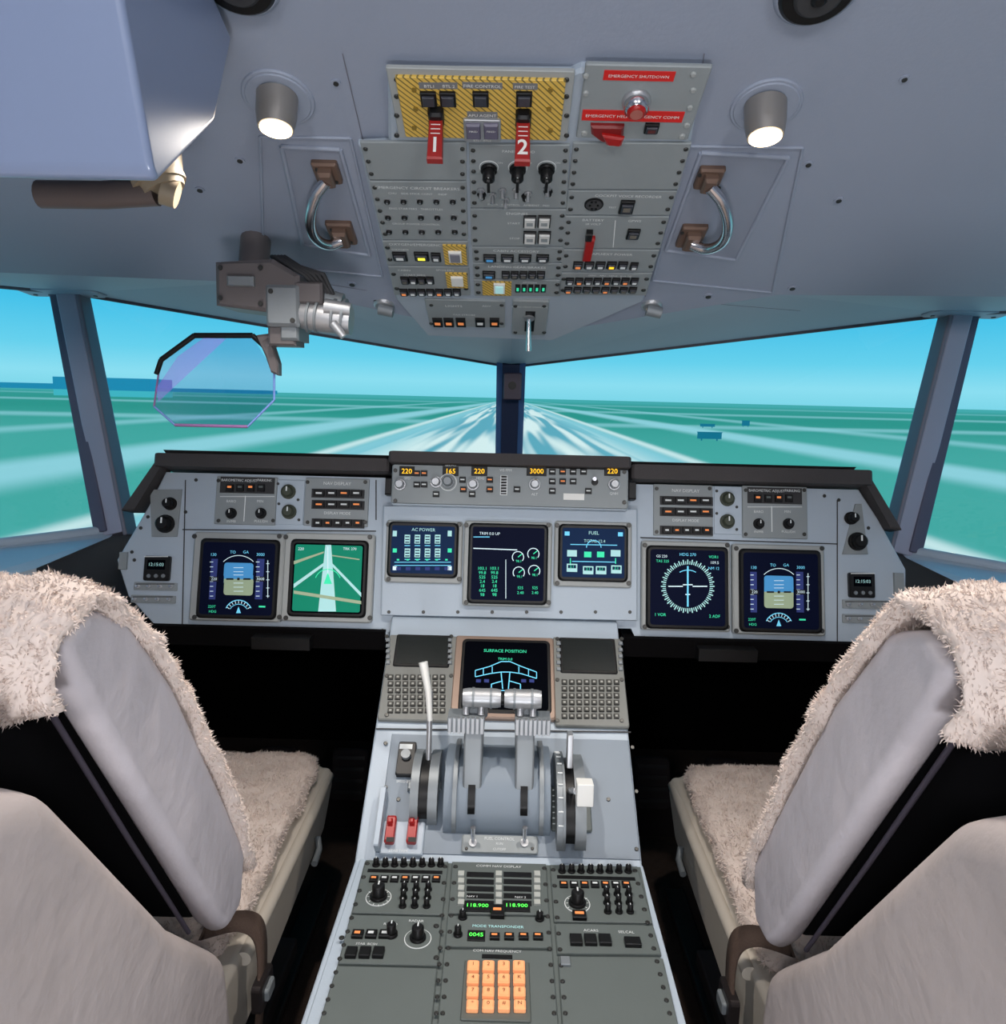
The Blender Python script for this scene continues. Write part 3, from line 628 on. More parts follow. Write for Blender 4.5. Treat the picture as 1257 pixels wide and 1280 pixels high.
b.t('COM NAV FREQUENCY',621,1197,4,n=nn+.001)
b.r(602,1201,640,1206,nn,nn+.0008,BLK)
b.r(578,1209,662,1284,nn,nn+.003,mat('keypad_frame',(90,95,90),.5),.001,.002)
for j in range(4):
    for i in range(4):
        x=591+i*19-j*.6*(1.5-i)*.4; y=1221+j*16.6
        b.r(x-7.4,y-6.3,x+7.4,y+6.3,nn+.003,nn+.010,EKEY,.002,.002); b.t('123F456K789E*0#N'[j*4+i],x,y,5.5,mat('key_ink',(120,70,30),.6),nn+.0106)
b.t('ACARS',738,1171,4.2,n=nn+.001); b.t('SELCAL',782,1173,4.2,n=nn+.001)
for i in range(3): b.r(712+i*18,1178,727+i*18,1190,nn,nn+.006,BLK,.001); 
b.r(780,1182,800,1192,nn,nn+.006,BLK,.001); b.r(715,1148,732,1158,nn,nn+.006,BLK,.001); b.r(718,1151,729,1154,nn+.006,nn+.0065,EO)
b.r(700,1205,712,1216,nn,nn+.004,STL,.001)
b.done()
# ================================================================ OVERHEAD PANEL
G=group('overhead_panel',OP.P(650,230))
b=MB('overhead_base',G,OP)
b.poly([(485,82),(713,83),(726,77),(878,80),(862,176),(803,371),(690,420),(535,414),(495,368),(448,174),(486,172)],0,.012,OVP,.004)
b.done()
O2=OP.off(.012); b=MB('overhead_modules',G,O2)
b.r(491,86,713,173,0,.005,BEZ,.001,.002); b.r(501,93,703,168,.005,.009,HAT,.001,.002)
for x in (496,708):
    for y in (95,116,140,165): b.scr(x,y,3.4,.005)
def sw(x,y,w=10,h=9,m=None,n=.004,lab=None):
    b.r(x-w,y-h,x+w,y+h,n,n+.004,BLK,.001,.001); b.r(x-w*.75,y-h*.65,x+w*.75,y+h*.65,n+.004,n+.007,mat('cap_dark',(52,54,62),.35),.001)
    if m: b.r(x-w*.5,y-h*.3,x+w*.5,y+h*.3,n+.007,n+.0074,m)
for x in (536,560,601,655): sw(x,115,10,9,None,.009)
TB=mat('tag_grey',(120,122,124),.5)
for (x0,x1,y) in ((578,628,99),(524,550,99),(550,572,99),(641,672,100),(584,622,136)): b.r(x0,y-4,x1,y+4,.009,.0095,TB)
b.t('FIRE CONTROL',603,99,4.8,WHT,.0105); b.t('BTL1',537,99,4.5,WHT,.0105); b.t('BTL 2',561,99,4.5,WHT,.0105); b.t('FIRE TEST',656,100,4.2,WHT,.0105); b.t('APU AGENT',603,136,4.5,WHT,.0105)
b.r(580,140,626,168,.009,.013,ALU,.001,.002)
for x in (592,614): b.r(x-9,143,x+9,162,.013,.017,mat('cap_purple',(98,94,114),.3),.002); b.t('FIRED',x,150,3,WHT,.018)
b.t('BTL1  BTL2',603,165,3.2,WHT,.0135)
for (x,y) in ((518,104),(688,104),(518,152),(688,155),(520,128),(686,128)): b.c(x,y,3.2,.009,.011,mat('screw_yellow',(150,122,50),.4,.3),10)
b.r(725,81,874,173,0,.005,FACE,.0015,.002)
for (x,y) in ((732,90),(866,88),(866,108),(862,130),(858,152),(732,112),(730,162),(852,166)): b.c(x,y,4,.005,.0075,BEZ,12,.001)
b.r(754,84,843,96,.005,.006,REDL); b.t('EMERGENCY SHUTDOWN',798,90,4.5,WHT,.0067)
b.r(727,134,854,147,.005,.006,REDL); b.t('EMERGENCY HELP  EMERGENCY COMM',790,140.5,4.6,WHT,.0067)
b.c(795,121,18,.005,.010,ALU,28,.002); b.c(795,121,15.5,.010,.022,CHR,28,.003); b.c(795,121,12,.022,.026,RED,24,.002); b.c(795,121,8,.026,.0266,mat('red_dark',(170,100,90),.4),20)
RDK=mat('red_guard',(125,22,22),.4)
b.poly([(738,149),(780,150),(777,172),(752,170),(739,160)],.005,.012,RDK,.003); b.poly([(752,156),(780,160),(776,170),(758,169)],.012,.018,RED,.003)
sw(814,155,9,6,mat('lamp_maroon',(90,40,40),.4),.005)
def row(x0,y0,x1,y1,dx0,dx1,m=None):
    b.poly([(x0,y0),(x1,y0+.6),(x1+dx1,y1),(x0+dx0,y1-.6)],0,.004,m or FACE,.0008)
    n_=max(2,int((y1-y0)/13))
    for i in range(n_):
        t_=(i+.5)/n_
        b.scr(x0+dx0*t_+5,y0+(y1-y0)*t_,3.0,.004); b.scr(x1+dx1*t_-5,y0+(y1-y0)*t_,3.0,.004)
row(450,175,583,222,11,0); row(462,224,583,297,16,2); row(478,299,585,329,6,1); row(485,331,586,367,8,2)
row(586,178,712,257,2,-4); row(588,259,708,305,1,-3); row(590,307,705,325,1,-2); row(591,327,703,346,1,-1); row(592,348,702,368,1,-2)
row(716,176,864,234,-6,-17); row(710,236,846,266,-3,-9); row(706,268,836,308,-3,-11); row(703,310,824,337,-2,-8); row(700,339,815,367,-2,-8)
b.t('EMERGENCY CIRCUIT BREAKERS',522,232,5,n=.0048); b.t('CHU    SIDE STICK CONT     INDP',522,239,3.4,n=.0048); b.t('ENG STARTERS   THROTTLES',520,258,3.6,n=.0048); b.t('GROUP POWER CONTROL',520,277,3.4,n=.0048)
for j,y in enumerate((248,268,286)):
    for i in range(5):
        x=484+i*20.5+j*1.2; b.c(x,y,4.8,.004,.0055,ALU,12); b.c(x,y,3.8,.0055,.009,BLK,12,.001); b.c(x,y,1.6,.009,.0095,STL,8)
b.t('OXYGEN/EMERGENCY',521,303,4.8,n=.0048); b.t('OXYGEN',500,309,3.6,n=.0048)
sw(500,317,9,5,LBL); sw(527,317,9,5,EY); sw(545,318,6,5,LBL); b.r(555,303,583,327,.004,.007,HAT); b.r(561,309,577,322,.007,.011,WHT,.001); b.r(563,311,575,320,.011,.013,mat('cap_grey',(130,130,140),.4))
b.t('CABIN',505,335,3.8,n=.0048); b.t('SPOILERS',556,335,3.8,n=.0048); b.t('START EMO',518,341,3.6,n=.0048)
for i in range(4): sw(506+i*10.5,347,5,4,LBL if i%2 else mat('lamp_dim',(110,105,95),.5))
b.r(558,338,584,356,.004,.007,HAT); b.r(564,341,579,352,.007,.011,WHT,.001)
for i in range(7): sw(505+i*11,362,5,3.6,LBL if i%4 else EO)
b.t('PANEL FLOOD',648,186,4.4,n=.0048)
for x in (611,647,683):
    b.c(x,206,12,.004,.0045,LBL,24); b.c(x,206,11.3,.0045,.005,FACE,24); b.knob(x,207,9,.020,.005); b.r(x-2,203,x+2,220,.024,.030,BLK,.002)
    b.t('ON',x+14,200,3,n=.0048)
for x,y in ((601,234),(616,240),(628,234),(632,246),(645,234),(660,238),(684,232)): b.tog(x,y,.004,.014,-.004,.0026,ALU)
b.knob(602,240,5,.008,.004); b.knob(657,242,5,.008,.004); b.knob(685,236,5,.008,.004)
b.t('OFF',611,226,3,n=.0048); b.t('DIM',684,226,3,n=.0048); b.t('INSTR   CONTROL   AMBIENT   PED',648,253,3.4,n=.0048)
b.t('ENGINES',646,264,4.8,n=.0048); b.t('START',642,276,3.8,n=.0048); b.t('STOP',643,295,3.8,n=.0048)
for x in (662,680):
    for y in (273,293): b.r(x-8,y-7,x+8,y+7,.004,.008,BLK,.001); b.r(x-6.5,y-5.5,x+6.5,y+5.5,.008,.011,mat('cap_white',(215,215,212),.4),.001); b.r(x-4,y-2,x+4,y+2,.011,.0115,FACE)
b.t('CABIN ACCESSORY',645,311,4.6,n=.0048)
for i in range(4): sw(612+i*22,319,8,4,EB if i in(0,) else LBL)
b.t('LANDING GEAR/BRAKES',646,331,4.6,n=.0048)
sw(611,340,8,4,EB)
for i in range(5): sw(632+i*11,340,5,4,mat('lamp_dim',(110,105,95),.5))
b.r(603,349,639,366,.004,.006,HAT); b.r(617,350,631,362,.006,.010,WHT,.001); b.r(619,352,629,360,.010,.012,EPW)
for i in range(5): b.r(644+i*8,353,650+i*8,361,.004,.008,BLK,.0008); b.r(645.5+i*8,355,648.5+i*8,359,.008,.0084,EG)
b.t('APU/GEN',662,350.5,3,n=.0048)
b.t('COCKPIT VOICE RECORDER',785,242,4.6,n=.0048); b.c(742,252,12,.004,.006,BLK,24); b.c(742,252,10,.006,.0066,mat('grille',(60,60,62),.6),20)
for a in range(0,360,60): b.c(742+5*cos(radians(a)),252+5*sin(radians(a)),1.5,.0066,.008,BLK,8)
sw(783,255,9,8,mat('lamp_dim',(110,105,95),.5)); b.t('TEST',765,256,3,n=.0048)
b.t('BATTERY',741,272,4.6,n=.0048); b.t('28 VOLT',741,277,3.6,n=.0048); b.t('GPWS',793,273,4.2,n=.0048); sw(791,289,8,6,mat('lamp_dim',(110,105,95),.5)); b.l(769,272,766,306,1,LBL,.0048)
b.r(730,292,741,321,.004,.012,RED,.003,.002); b.r(732,284,740,294,.004,.014,BLK,.002)
b.t('APU/EXT POWER',765,315,4.6,n=.0048)
for i in range(5): sw(722+i*14,328,6,4,(EO,LBL,LBL,EA,LBL)[i])
sw(792,329,5,4,LBL)
for i in range(8): sw(712+i*11.5,348,5,3.6,(LBL,EO,LBL,LBL,EO,LBL,EO,LBL)[i])
for i in range(8): sw(710+i*11.5,359,5,3,mat('lamp_dim',(110,105,95),.5) if i%4 else EO)
b.t('GEN1   APU   GEN2   BUS TIE',762,342,3,n=.0048)
b.r(534,374,631,407,0,.004,FACE,.001,.002); b.t('LIGHTS',567,380,4.6,n=.0048); b.t('ADV',608,380,3.8,n=.0048); b.t('TAX STROBE',580,391,3.4,n=.0048)
for x in (547,561,576,600,618): b.r(x-6,395,x+6,405,.004,.008,BLK,.001); b.r(x-3.5,399,x+3.5,402,.008,.0084,EO if x!=600 else LBL)
b.r(640,374,684,417,0,.006,FACE,.002,.004); b.t('EMERG LIGHT CONTROL',662,380,2.8,n=.0068); b.r(656,386,668,410,.006,.009,BLK,.001)
for x in (539,627): b.scr(x,379,2.6,.004); b.scr(x,402,2.6,.004)
for x in (644,680): b.scr(x,379,2.6,.006); b.scr(x,412,2.6,.006)
b.tube([O2.P(661,392,.006),O2.P(661,400,.045),O2.P(661,404,.06)],[.004,.005,.006],CHR,10)
b.c(661,392,7,.006,.012,ALU,14)
b.done()
for i,(x,y) in enumerate(((546,135),(654,138))):
    b=MB('fire_handle_%d'%(i+1),G,O2)
    u,v=O2.uv(x,y+4)
    b.circ(u,v,.010,.009,.02,BLK,16,.001)
    b.prism(rr(-.011,-.008,.011,.022,.005),-.03,.0,BLK,.003,pl=Plane(O2.w(u,v,.0),(1,0,0),(0,.15,1)))
    b.prism(rr(-.010,-.006,.010,.020,.005),0,.016,BLK,.003,pl=Plane(O2.w(u,v+.002,.014),(1,0,0),(0,.28,1)))
    pl=Plane(O2.w(u,v-.004,.012),(1,0,0),(0,.28,1))
    b.prism([(-.0085,0),(.0085,0),(.010,-.058),(-.010,-.058)],0,.012,mat('handle_red',(158,28,24),.4),.002,pl=pl)
    cu=bpy.data.curves.new('digit','FONT'); cu.body=str(i+1); cu.size=.028; cu.align_x='CENTER'; cu.align_y='CENTER'; cu.offset=.0005; cu.materials.append(WHT)
    ob=bpy.data.objects.new('digit_%d'%(i+1),cu); p=pl.w(0,-.041,.0128)
    bpy.context.scene.collection.objects.link(ob); ob.parent=G; ob.matrix_parent_inverse=Matrix.Translation(G.location).inverted()
    ob.matrix_basis=Matrix(((pl.U.x,pl.V.x,pl.N.x,p.x),(pl.U.y,pl.V.y,pl.N.y,p.y),(pl.U.z,pl.V.z,pl.N.z,p.z),(0,0,0,1)))
    for k in range(3): b.prism(rr(-.006,-.012-k*.006,.006,-.0130-k*.006),.012,.0125,WHT,pl=pl)
    b.done()
# ================================================================ CEILING FITTINGS
for (x,y) in ((348,124),(957,134)):
    g=group('reading_lamp',OP.P(x,y)); b=MB('lamp_housing',g,OP)
    b.c(x,y-2,44,0,.003,CEIL,40,.001); b.c(x,y-2,40,.003,.0045,CEIL,40,.001)
    b.c(x,y-7,23,.003,.012,STL,32,.004)
    p=OP.P(x-1,y-7,.004)
    d=(OP.N*.75+Vector((0,.0,-1))*.5).normalized()
    b.tube([p,p+d*.024,p+d*.036,p+d*.043],[.026,.0255,.0235,.0222],mat('lamp_can',(150,146,142),.35,.5),28)
    b.tube([p+d*.0425,p+d*.0445],[.0200,.0200],ELAMP,28)
    b.done()
    ld=bpy.data.lights.new('lamp_bulb','SPOT'); ld.energy=21; ld.spot_size=radians(135); ld.spot_blend=1.0; ld.color=(1,.92,.84); ld.shadow_soft_size=.02
    lo=bpy.data.objects.new('lamp_bulb',ld); bpy.context.scene.collection.objects.link(lo)
    mw=Matrix.Translation(p+d*.056)@(-d).to_track_quat('Z','Y').to_matrix().to_4x4()
    lo.parent=g; lo.matrix_parent_inverse=Matrix.Translation(g.location).inverted(); lo.matrix_basis=mw
def handle(fr,inn,a,c,bulge):
    g=group('grab_handle',OP.P(*a)); b=MB('recess_frame',g,OP)
    RC=mat('recess_paint',(140,148,164),.55)
    for i in range(4): 
        p=fr[i]; q_=fr[(i+1)%4]; b.tube([OP.P(*p,.001),OP.P(*q_,.001)],.0022,CEIL,8)
    b.poly(inn,.0005,.0012,RC)
    for i in range(4):
        p=inn[i]; q_=inn[(i+1)%4]; b.tube([OP.P(*p,.001),OP.P(*q_,.001)],.0035,CEIL,8)
    for p in (a,c): 
        b.r(p[0]-16,p[1]-13,p[0]+16,p[1]+13,0,.010,BRK,.003,.003); b.r(p[0]-9,p[1]-9,p[0]+9,p[1]+10,.010,.022,BRK,.004,.003); b.c(p[0]-12,p[1]-8,2.5,.010,.012,SCW,8); b.c(p[0]+12,p[1]+8,2.5,.010,.012,SCW,8)
    A=OP.P(*a,.020); C=OP.P(*c,.020); mid=OP.P(*bulge,.040); pts=[]
    for i in range(21):
        t_=i/20; s_=sin(pi*t_)**.5; base=A.lerp(C,t_); pts.append(base+(mid-(A+C)/2)*s_)
    b.tube(pts,.0085,CHR,14); b.done()
handle([(325,170),(438,172),(478,345),(330,330)],[(352,182),(425,186),(462,318),(378,305)],(409,212),(427,288),(392,260))
handle([(862,182),(1003,184),(965,365),(815,350)],[(876,190),(985,196),(920,324),(832,312)],(886,219),(864,292),(906,266))
b=MB('trim_4',None,OP)
for (x,y) in ((420,103),(250,237),(1130,98),(1048,250),(440,355),(885,370),(990,360),(470,375),(300,200),(1010,205)): b.c(x,y,6,0,.002,CEIL,16); b.c(x,y,3.5,.002,.003,SCW,10)
for a in ((428,66,462,210),(462,210,500,370),(880,66,862,180),(862,180,806,371),(290,335,497,369),(806,372,1000,388)): b.l(*a,1.3,mat('seam',(112,112,122),.7),.001)
b.done()
for (x,y) in ((1022,-20),(296,-34)):
    g=group('air_vent',OP.P(x,y)); b=MB('vent',g,OP); b.c(x,y,54,0,.01,CEIL,36,.003); b.c(x,y,48,.01,.014,BLK,36,.003); b.c(x,y,30,.014,.020,GAP,28,.003); b.c(x,y,10,.020,.025,BLK,16,.003); b.done()
for (x,y) in ((480,379),(814,380)):
    pl=OP.off(.0); g=group('map_light',pl.P(x,y)); b=MB('map_lamp',g,pl); b.c(x,y,13,0,.008,ALU,20,.003); b.tube([pl.P(x-6,y,.012),pl.P(x+12,y+1,.018)],[.012,.011],STL,16); b.c(x,y+2,7,.008,.010,mat('lens',(225,205,180),.3,em=.15),16); b.done()
# ================================================================ HUD projector (upper left) and combiner
G=group('hud_projector',R(-.5,.75,.3))
HUDM=mat('projector_shell',(132,146,176),.35,coat=.3)
b=MB('projector_body',G); b.prism([(.69,.193),(.70,.185),(.84,.285),(.90,.395),(.62,.50),(.60,.47)],-.95,-.325,HUDM,pl=YZ); b.done(bevel=.022,seg=5)
b=MB('projector_arm',G)
v9=vert(.92)
b.tube([v9.P(50,243),v9.P(130,244),v9.P(196,240)],.016,mat('arm_brown',(96,84,80),.5),16)
b.tube([v9.P(196,168),v9.P(196,200),v9.P(200,225),v9.P(206,238)],[.026,.028,.027,.024],BEI,20)
b.tube([v9.P(197,222),v9.P(200,230)],[.031,.031],BEI,20)
b.tube([v9.P(206,238)-Vector((0,.004,0)),v9.P(222,244)],[.018,.016],BEI,16)
b.done()
G=group('head_up_display',R(-.42,1.25,.1))
v=vert(1.24); b=MB('combiner_mount',G,v)
DM=mat('mount_taupe',(98,92,92),.5); 
b.poly([(283,334),(352,330),(384,350),(384,388),(350,395),(284,386)],-.05,.05,DM,.006)
b.r(345,362,385,412,-.03,.055,STL,.005,.004); b.r(378,358,412,384,-.03,.05,DM,.004); b.r(360,395,382,428,-.02,.045,STL,.004); b.r(344,408,378,434,-.01,.04,DM,.004)
b.r(300,352,332,364,.05,.06,STL,.003)
b.tube([v.P(384,396,.03),v.P(412,400,.03),v.P(444,404,.03)],[.022,.024,.022],ALU,20); b.tube([v.P(415,388,.045),v.P(446,392,.045)],[.013,.011],ALU,14); b.tube([v.P(400,372,.02),v.P(432,380,.02)],[.016,.014],STL,14)
for x in (392,402,422,434): b.tube([v.P(x,397,.03),v.P(x+3,397.5,.03)],.027,STL,20)
b.tube([v.P(425,408,.05),v.P(438,424,.05)],[.008,.006],ALU,10)
for (x,y) in ((292,342),(292,378),(340,342),(340,385),(352,370),(378,405)): b.scr(x,y,3,.056)
for k in range(5):
    b.tube([v.P(335+k*4,318,-.02),v.P(350+k*8,326+k*3,.03),v.P(388+k*6,348,.04),v.P(410+k*3,372,.03)],.0035,GAP,8)
b.tube([R(-.44,1.30,.26),R(-.44,1.27,.16)],.025,DM,16)
b.done()
b=MB('combiner_frame',G,v)
fr=[(199,468),(205,450),(246,420),(318,420),(340,440),(348,466)]
for p,q_ in zip(fr,fr[1:]): b.tube([v.P(*p,.01),v.P(*q_,.01)],.0045,BLK,8)
b.poly([(325,420),(340,418),(352,455),(352,470),(343,466),(336,446)],.0,.02,DM,.003)
b.tube([v.P(346,425,.01),v.P(335,432,.01)],.012,DM,10)
oc=[(204,450),(246,421),(318,422),(345,466),(345,500),(312,533),(222,531),(196,508)]
for i in range(3,7): b.tube([v.P(*oc[i],.01),v.P(*oc[i+1],.01)],.0019,mat('glass_edge',(120,150,215),.2),8)
b.tube([v.P(*oc[6],.01),v.P(*oc[5],.01)],.0026,mat('edge_violet',(150,110,160),.3),8)
b.tube([v.P(*oc[7],.01),v.P(*oc[0],.01)],.0016,mat('edge_violet',(150,110,160),.3),8)
b.done()
b=MB('combiner_glass',G,v); b.poly(oc,.008,.011,HGL); b.done()
b=MB('combiner_coating',G,v); b.add([v.P(226,446,.0115),v.P(258,423,.0115),v.P(286,424,.0115),v.P(202,502,.0115),v.P(199,486,.0115)],[[0,1,2,3,4]],VCO); b.done()
# ================================================================ SEATS
def fur_blades(name,parent,tris,count,length,m,zc=None):
    T=np.array(tris); a=T[:,0];e1=T[:,1]-a;e2=T[:,2]-a; nr=np.cross(e1,e2); ar=np.linalg.norm(nr,axis=1); nr=nr/np.maximum(ar[:,None],1e-12)
    idx=rng.choice(len(T),count,p=ar/ar.sum()); r1=rng.random(count); r2=rng.random(count); fl=r1+r2>1; r1[fl]=1-r1[fl]; r2[fl]=1-r2[fl]
    P=a[idx]+e1[idx]*r1[:,None]+e2[idx]*r2[:,None]; N=nr[idx]
    cl=np.array([noise.noise_vector(Vector(p)*45.0) for p in P])
    d=N*0.8+cl*1.3+rng.normal(0,.25,(count,3))+np.array([0,0,-.2]); d/=np.linalg.norm(d,axis=1)[:,None]
    s_=np.cross(d,rng.normal(0,1,(count,3))); s_/=np.linalg.norm(s_,axis=1)[:,None]
    Ls=length*rng.uniform(.6,1.3,count)[:,None]; w_=.0007
    V=np.empty((count,5,3)); V[:,0]=P-s_*w_; V[:,1]=P+s_*w_; mid=P+d*Ls*.55; V[:,2]=mid+s_*w_*.8; V[:,3]=mid-s_*w_*.8; V[:,4]=P+d*Ls+rng.normal(0,.2,(count,3))*Ls
    V=V.reshape(-1,3); base=np.arange(count)*5
    Fs=[]; 
    for k in base: Fs.append((k,k+1,k+2,k+3)); Fs.append((k+3,k+2,k+4))
    me=bpy.data.meshes.new(name); me.from_pydata(V.tolist(),[],Fs); me.materials.append(m); me.update()
    ob=bpy.data.objects.new(name,me); bpy.context.scene.collection.objects.link(ob); attach(ob,parent)
def fur_surface(name,parent,rings,count,length,amp=.007,caps=True):
    n=len(rings); k=len(rings[0]); V=[]
    for i,r in enumerate(rings):
        for p in r: V.append(p+noise.noise_vector(p*22)*amp+noise.noise_vector(p*60)*amp*.6)
    Fq=[]
    for i in range(n-1):
        for j in range(k):
            j2=(j+1)%k; Fq.append((i*k+j,i*k+j2,(i+1)*k+j2,(i+1)*k+j))
    if caps: Fq.append(tuple(range(k))[::-1]); Fq.append(tuple((n-1)*k+j for j in range(k)))
    import bmesh
    me=bpy.data.meshes.new(name); me.from_pydata([tuple(v_) for v_ in V],[],Fq); me.materials.append(FUR)
    bm=bmesh.new(); bm.from_mesh(me); bmesh.ops.recalc_face_normals(bm,faces=bm.faces); bmesh.ops.triangulate(bm,faces=bm.faces)
    tris=[[tuple(v_.co) for v_ in f.verts] for f in bm.faces]
    for f in bm.faces: f.smooth=True
    bm.to_mesh(me); bm.free()
    ob=bpy.data.objects.new(name,me); bpy.context.scene.collection.objects.link(ob); attach(ob,parent)
    fur_blades(name+'_pile',parent,tris,count,length,FUR)
def catmull(pts,n):
    P=[Vector(p) for p in pts]; out=[]; m=len(P)
    for i in range(m-1):
        p0=P[max(i-1,0)];p1=P[i];p2=P[i+1];p3=P[min(i+2,m-1)]
        for k in range(n):
            t=k/n; out.append(.5*((2*p1)+(-p0+p2)*t+(2*p0-5*p1+4*p2-p3)*t*t+(-p0+3*p1-3*p2+p3)*t**3))
    out.append(P[-1]); return out
def seat(sx):
    cx=sx*.62; ins=-sx; dz=-.010 if sx<0 else .004
    G=group('pilot_seat',R(cx,.95,-1.0))
    def X(l): return cx+ins*l
    def pr(b,prof,l0,l1,m): 
        a,c=sorted((X(l0),X(l1))); b.prism(prof,a,c,m,pl=YZ)
    b=MB('backrest_bolsters',G)
    prof=[(.985,-.66),(.785,-.33),(.69,-.215),(.63,-.195),(.585,-.215),(.605,-.26),(.745,-.49),(.872,-.70),(.905,-.74),(.96,-.74)]
    pr(b,prof,.212,.25,LEA); pr(b,prof,-.25,-.212,LEA); b.done(bevel=.016,seg=4)
    b=MB('backrest_core',G)
    prof2=[(.975,-.66),(.78,-.34),(.69,-.225),(.63,-.21),(.60,-.24),(.625,-.28),(.88,-.70),(.93,-.73)]
    pr(b,prof2,-.215,.215,BLKF); b.done(bevel=.01,seg=3)
    b=MB('piping',G)
    b.tube([R(X(.212),y-.003,z) for y,z in ((.600,-.25),(.742,-.495),(.870,-.71))],.003,mat('piping',(92,86,100),.6),8)
    b.done()
    path=catmull([(0,1.008,-.72),(0,.910,-.52),(0,.796,-.335),(0,.700,-.216+dz),(0,.635,-.178+dz),(0,.578,-.198+dz),(0,.565,-.238+dz),(0,.580,-.272)],8)
    rings=[]
    for i,p in enumerate(path):
        t=(path[min(i+1,len(path)-1)]-path[max(i-1,0)]).normalized(); nrm=Vector((1,0,0)).cross(t); t_=i/(len(path)-1)
        hw=.258-(.05 if i in(0,len(path)-1) else 0); th=.019 if t_<.75 else .013
        if t_>.45: hw-=.010*(t_-.45)/.55
        ring=[]
        for k in range(110):
            a=2*pi*k/110; ca,sa=cos(a),sin(a); u=hw*math.copysign(abs(ca)**.35,ca); w_=th*math.copysign(abs(sa)**.8,sa)
            ring.append(R(cx+u,p.y+nrm.y*w_,p.z+nrm.z*w_))
        rings.append(ring)
    fur_surface('sheepskin_cover',G,rings,95000,.0046,.008)
    b=MB('rear_shell',G)
    shp=[(.875,-.745),(.74,-.60),(.60,-.40),(.54,-.315),(.47,-.28),(.41,-.31),(.38,-.45),(.37,-.75),(.42,-1.02),(.80,-1.08),(.90,-.95)]
    pr(b,shp,-.265,.265,SHL); b.done(bevel=.04,seg=5)
    b=MB('rear_shell_detail',G)
    b.tube([R(X(.205),.525,-.235),R(X(.205),.505,-.262),R(X(.205),.49,-.31)],[.014,.022,.024],SHL,20)
    b.tube([R(X(.205),.531,-.224),R(X(.205),.525,-.235)],[.006,.014],SHL,20)
    b.tube([R(X(.15),.372,-.62),R(X(.10),.369,-.635),R(X(.03),.368,-.63),R(X(-.05),.368,-.65)],.006,BLK,8)
    b.done()
    rings=[]; N=30
    for i in range(N):
        t=i/(N-1); y=.96+.63*t; e=max(0,1-abs(2*t-1)**6)**.5; e=max(e,.15)
        hw=.225*(.8+.2*e)*(1-.06*t); th=.030*e; zc=-.832+.018*sin(pi*t)-.008*t
        ring=[]
        for k in range(72):
            a=2*pi*k/72; ca,sa=cos(a),sin(a); ring.append(R(cx+hw*math.copysign(abs(ca)**.45,ca),y,zc+th*math.copysign(abs(sa)**.7,sa)))
        rings.append(ring)
    fur_surface('cushion_sheepskin',G,rings,50000,.006,.008)
    b=MB('seat_pan',G)
    prof=[(.90,-.85),(1.57,-.85),(1.585,-.87),(1.58,-.90),(1.50,-.965),(1.10,-.99),(.90,-.99)]
    pr(b,prof,-.23,.23,LEB); b.done(bevel=.018,seg=4)
    b=MB('seat_pan_rim',G); b.tube([R(X(.232),1.0,-.862),R(X(.232),1.4,-.862),R(X(.225),1.56,-.868),R(X(.19),1.592,-.872),R(X(-.19),1.592,-.872),R(X(-.225),1.56,-.868),R(X(-.232),1.0,-.862)],.012,LEB,10)
    b.tube([R(X(.236),1.42,-.93),R(X(.244),1.40,-.945),R(X(.244),1.36,-.95)],.007,STL,8); b.done()
    b=MB('seat_base',G)
    wbox(b,cx-.16,.95,.10,cx+.16,1.35,.27,mat('base_dark',(45,43,44),.6)); wbox(b,cx-.18,.80,.02,cx+.18,1.45,.06,mat('base_plate',(58,54,54),.6))
    for k in (-.17,.17): wbox(b,cx+k-.025,.60,0,cx+k+.025,1.70,.025,mat('rail',(70,66,62),.4,.6))
    wbox(b,cx-.12,1.0,.06,cx+.12,1.3,.11,BLK); b.done(bevel=.006,seg=2)
    b=MB('seat_belt',G)
    pth=catmull([R(X(.19),.96,-.78),R(X(.235),.985,-.785),R(X(.257),1.0,-.82),R(X(.262),.985,-.90),R(X(.256),.97,-.99)],6)
    w_=.018; vs=[];fs=[]
    for i,p in enumerate(pth):
        vs+= [p+Vector((0,-w_,-.004)),p+Vector((0,w_,.004)),p+Vector((ins*.004,w_,.004)),p+Vector((ins*.004,-w_,-.004))]
        if i:
            a=(i-1)*4; c=i*4
            for j in range(4): fs.append([a+j,a+(j+1)%4,c+(j+1)%4,c+j])
    b.add(vs,fs,BELT,True)
    pl=Plane(R(X(.262),.985,-.90),(0,1,0) if ins>0 else (0,-1,0),(0,0,1))
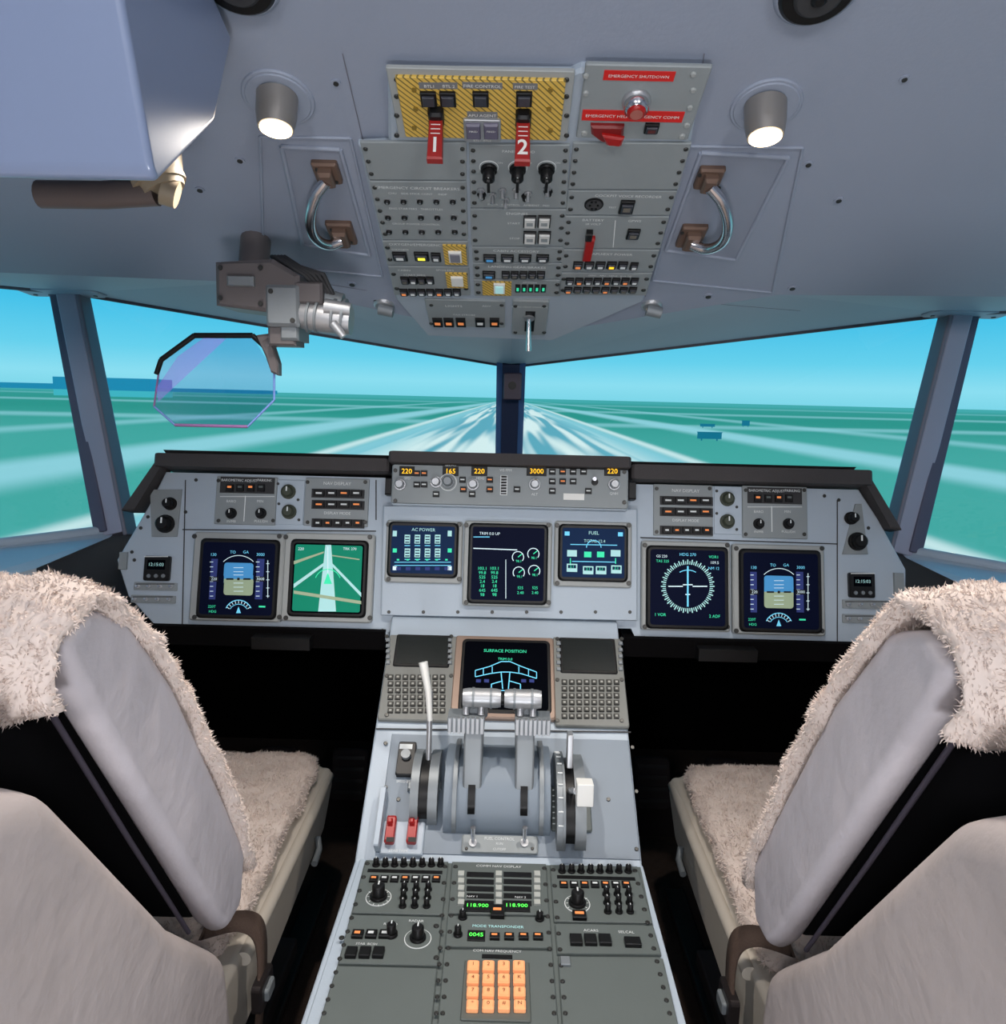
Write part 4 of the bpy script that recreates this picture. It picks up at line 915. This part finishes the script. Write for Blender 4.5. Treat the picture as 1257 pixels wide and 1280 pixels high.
    b.prism(rr(-.028,-.02,.028,.025,.006),-.004,.012,mat('buckle',(56,50,50),.35,.6),.003,pl=pl); b.prism(rr(-.016,-.008,.016,.012,.004),.012,.018,STL,.002,pl=pl)
    b.tube([R(X(.26),.93,-.94),R(X(.285),.925,-.94)],[.022,.020],BLK,18); b.tube([R(X(.285),.925,-.94),R(X(.295),.925,-.94)],[.010,.010],ALU,14)
    b.tube([R(X(.245),1.0,-1.14),R(X(.262),.99,-1.14)],.02,ALU,18); b.tube([R(X(.245),1.0,-1.14),R(X(.16),1.05,-1.13)],.01,STL,10)
    b.done()
seat(-1); seat(1)
def area(name,loc,tgt,e,size,col):  # builds an added fill light with an invented housing, out of view
    g=group(name,loc); ld=bpy.data.lights.new('fill_area','AREA'); ld.energy=e; ld.size=size; ld.color=col
    o=bpy.data.objects.new('fill_area',ld); bpy.context.scene.collection.objects.link(o)
    d=(Vector(loc)-Vector(tgt)); mw=Matrix.Translation(Vector(loc))@d.to_track_quat('Z','Y').to_matrix().to_4x4()
    o.parent=g; o.matrix_parent_inverse=Matrix.Translation(Vector(loc)).inverted(); o.matrix_basis=mw
    b=MB('fill_housing',g); dn=d.normalized(); b.tube([Vector(loc)+dn*.01,Vector(loc)+dn*.04],[size*.72,size*.5],WHT,24); b.done()
area('rear_fill_light',R(-.35,-.70,.36),R(0,1.6,-.1),6.5,.22,(1,.98,.98))  # added fill light behind the camera, brightens the cabin
area('rear_fill_light',R(.45,-.70,.36),R(0,1.6,-.1),6.5,.22,(1,.98,.98))  # second added fill behind the camera, opposite side
area('low_fill_light',R(0,-.45,-.80),R(0,1.15,.35),8.5,.3,(.95,.96,1.0))  # added low fill out of view, brightens ceiling and overhead panel
cd=bpy.data.cameras.new('camera'); cam=bpy.data.objects.new('camera',cd); bpy.context.scene.collection.objects.link(cam)
cd.sensor_width=36; cd.lens=F*36/1280; cd.clip_start=.02; cd.clip_end=20000
cam.matrix_world=Matrix(((RR.x,UU.x,-fw.x,EYE.x),(RR.y,UU.y,-fw.y,EYE.y),(RR.z,UU.z,-fw.z,EYE.z),(0,0,0,1)))
bpy.context.scene.camera=cam
bpy.context.scene.view_settings.view_transform='Standard'
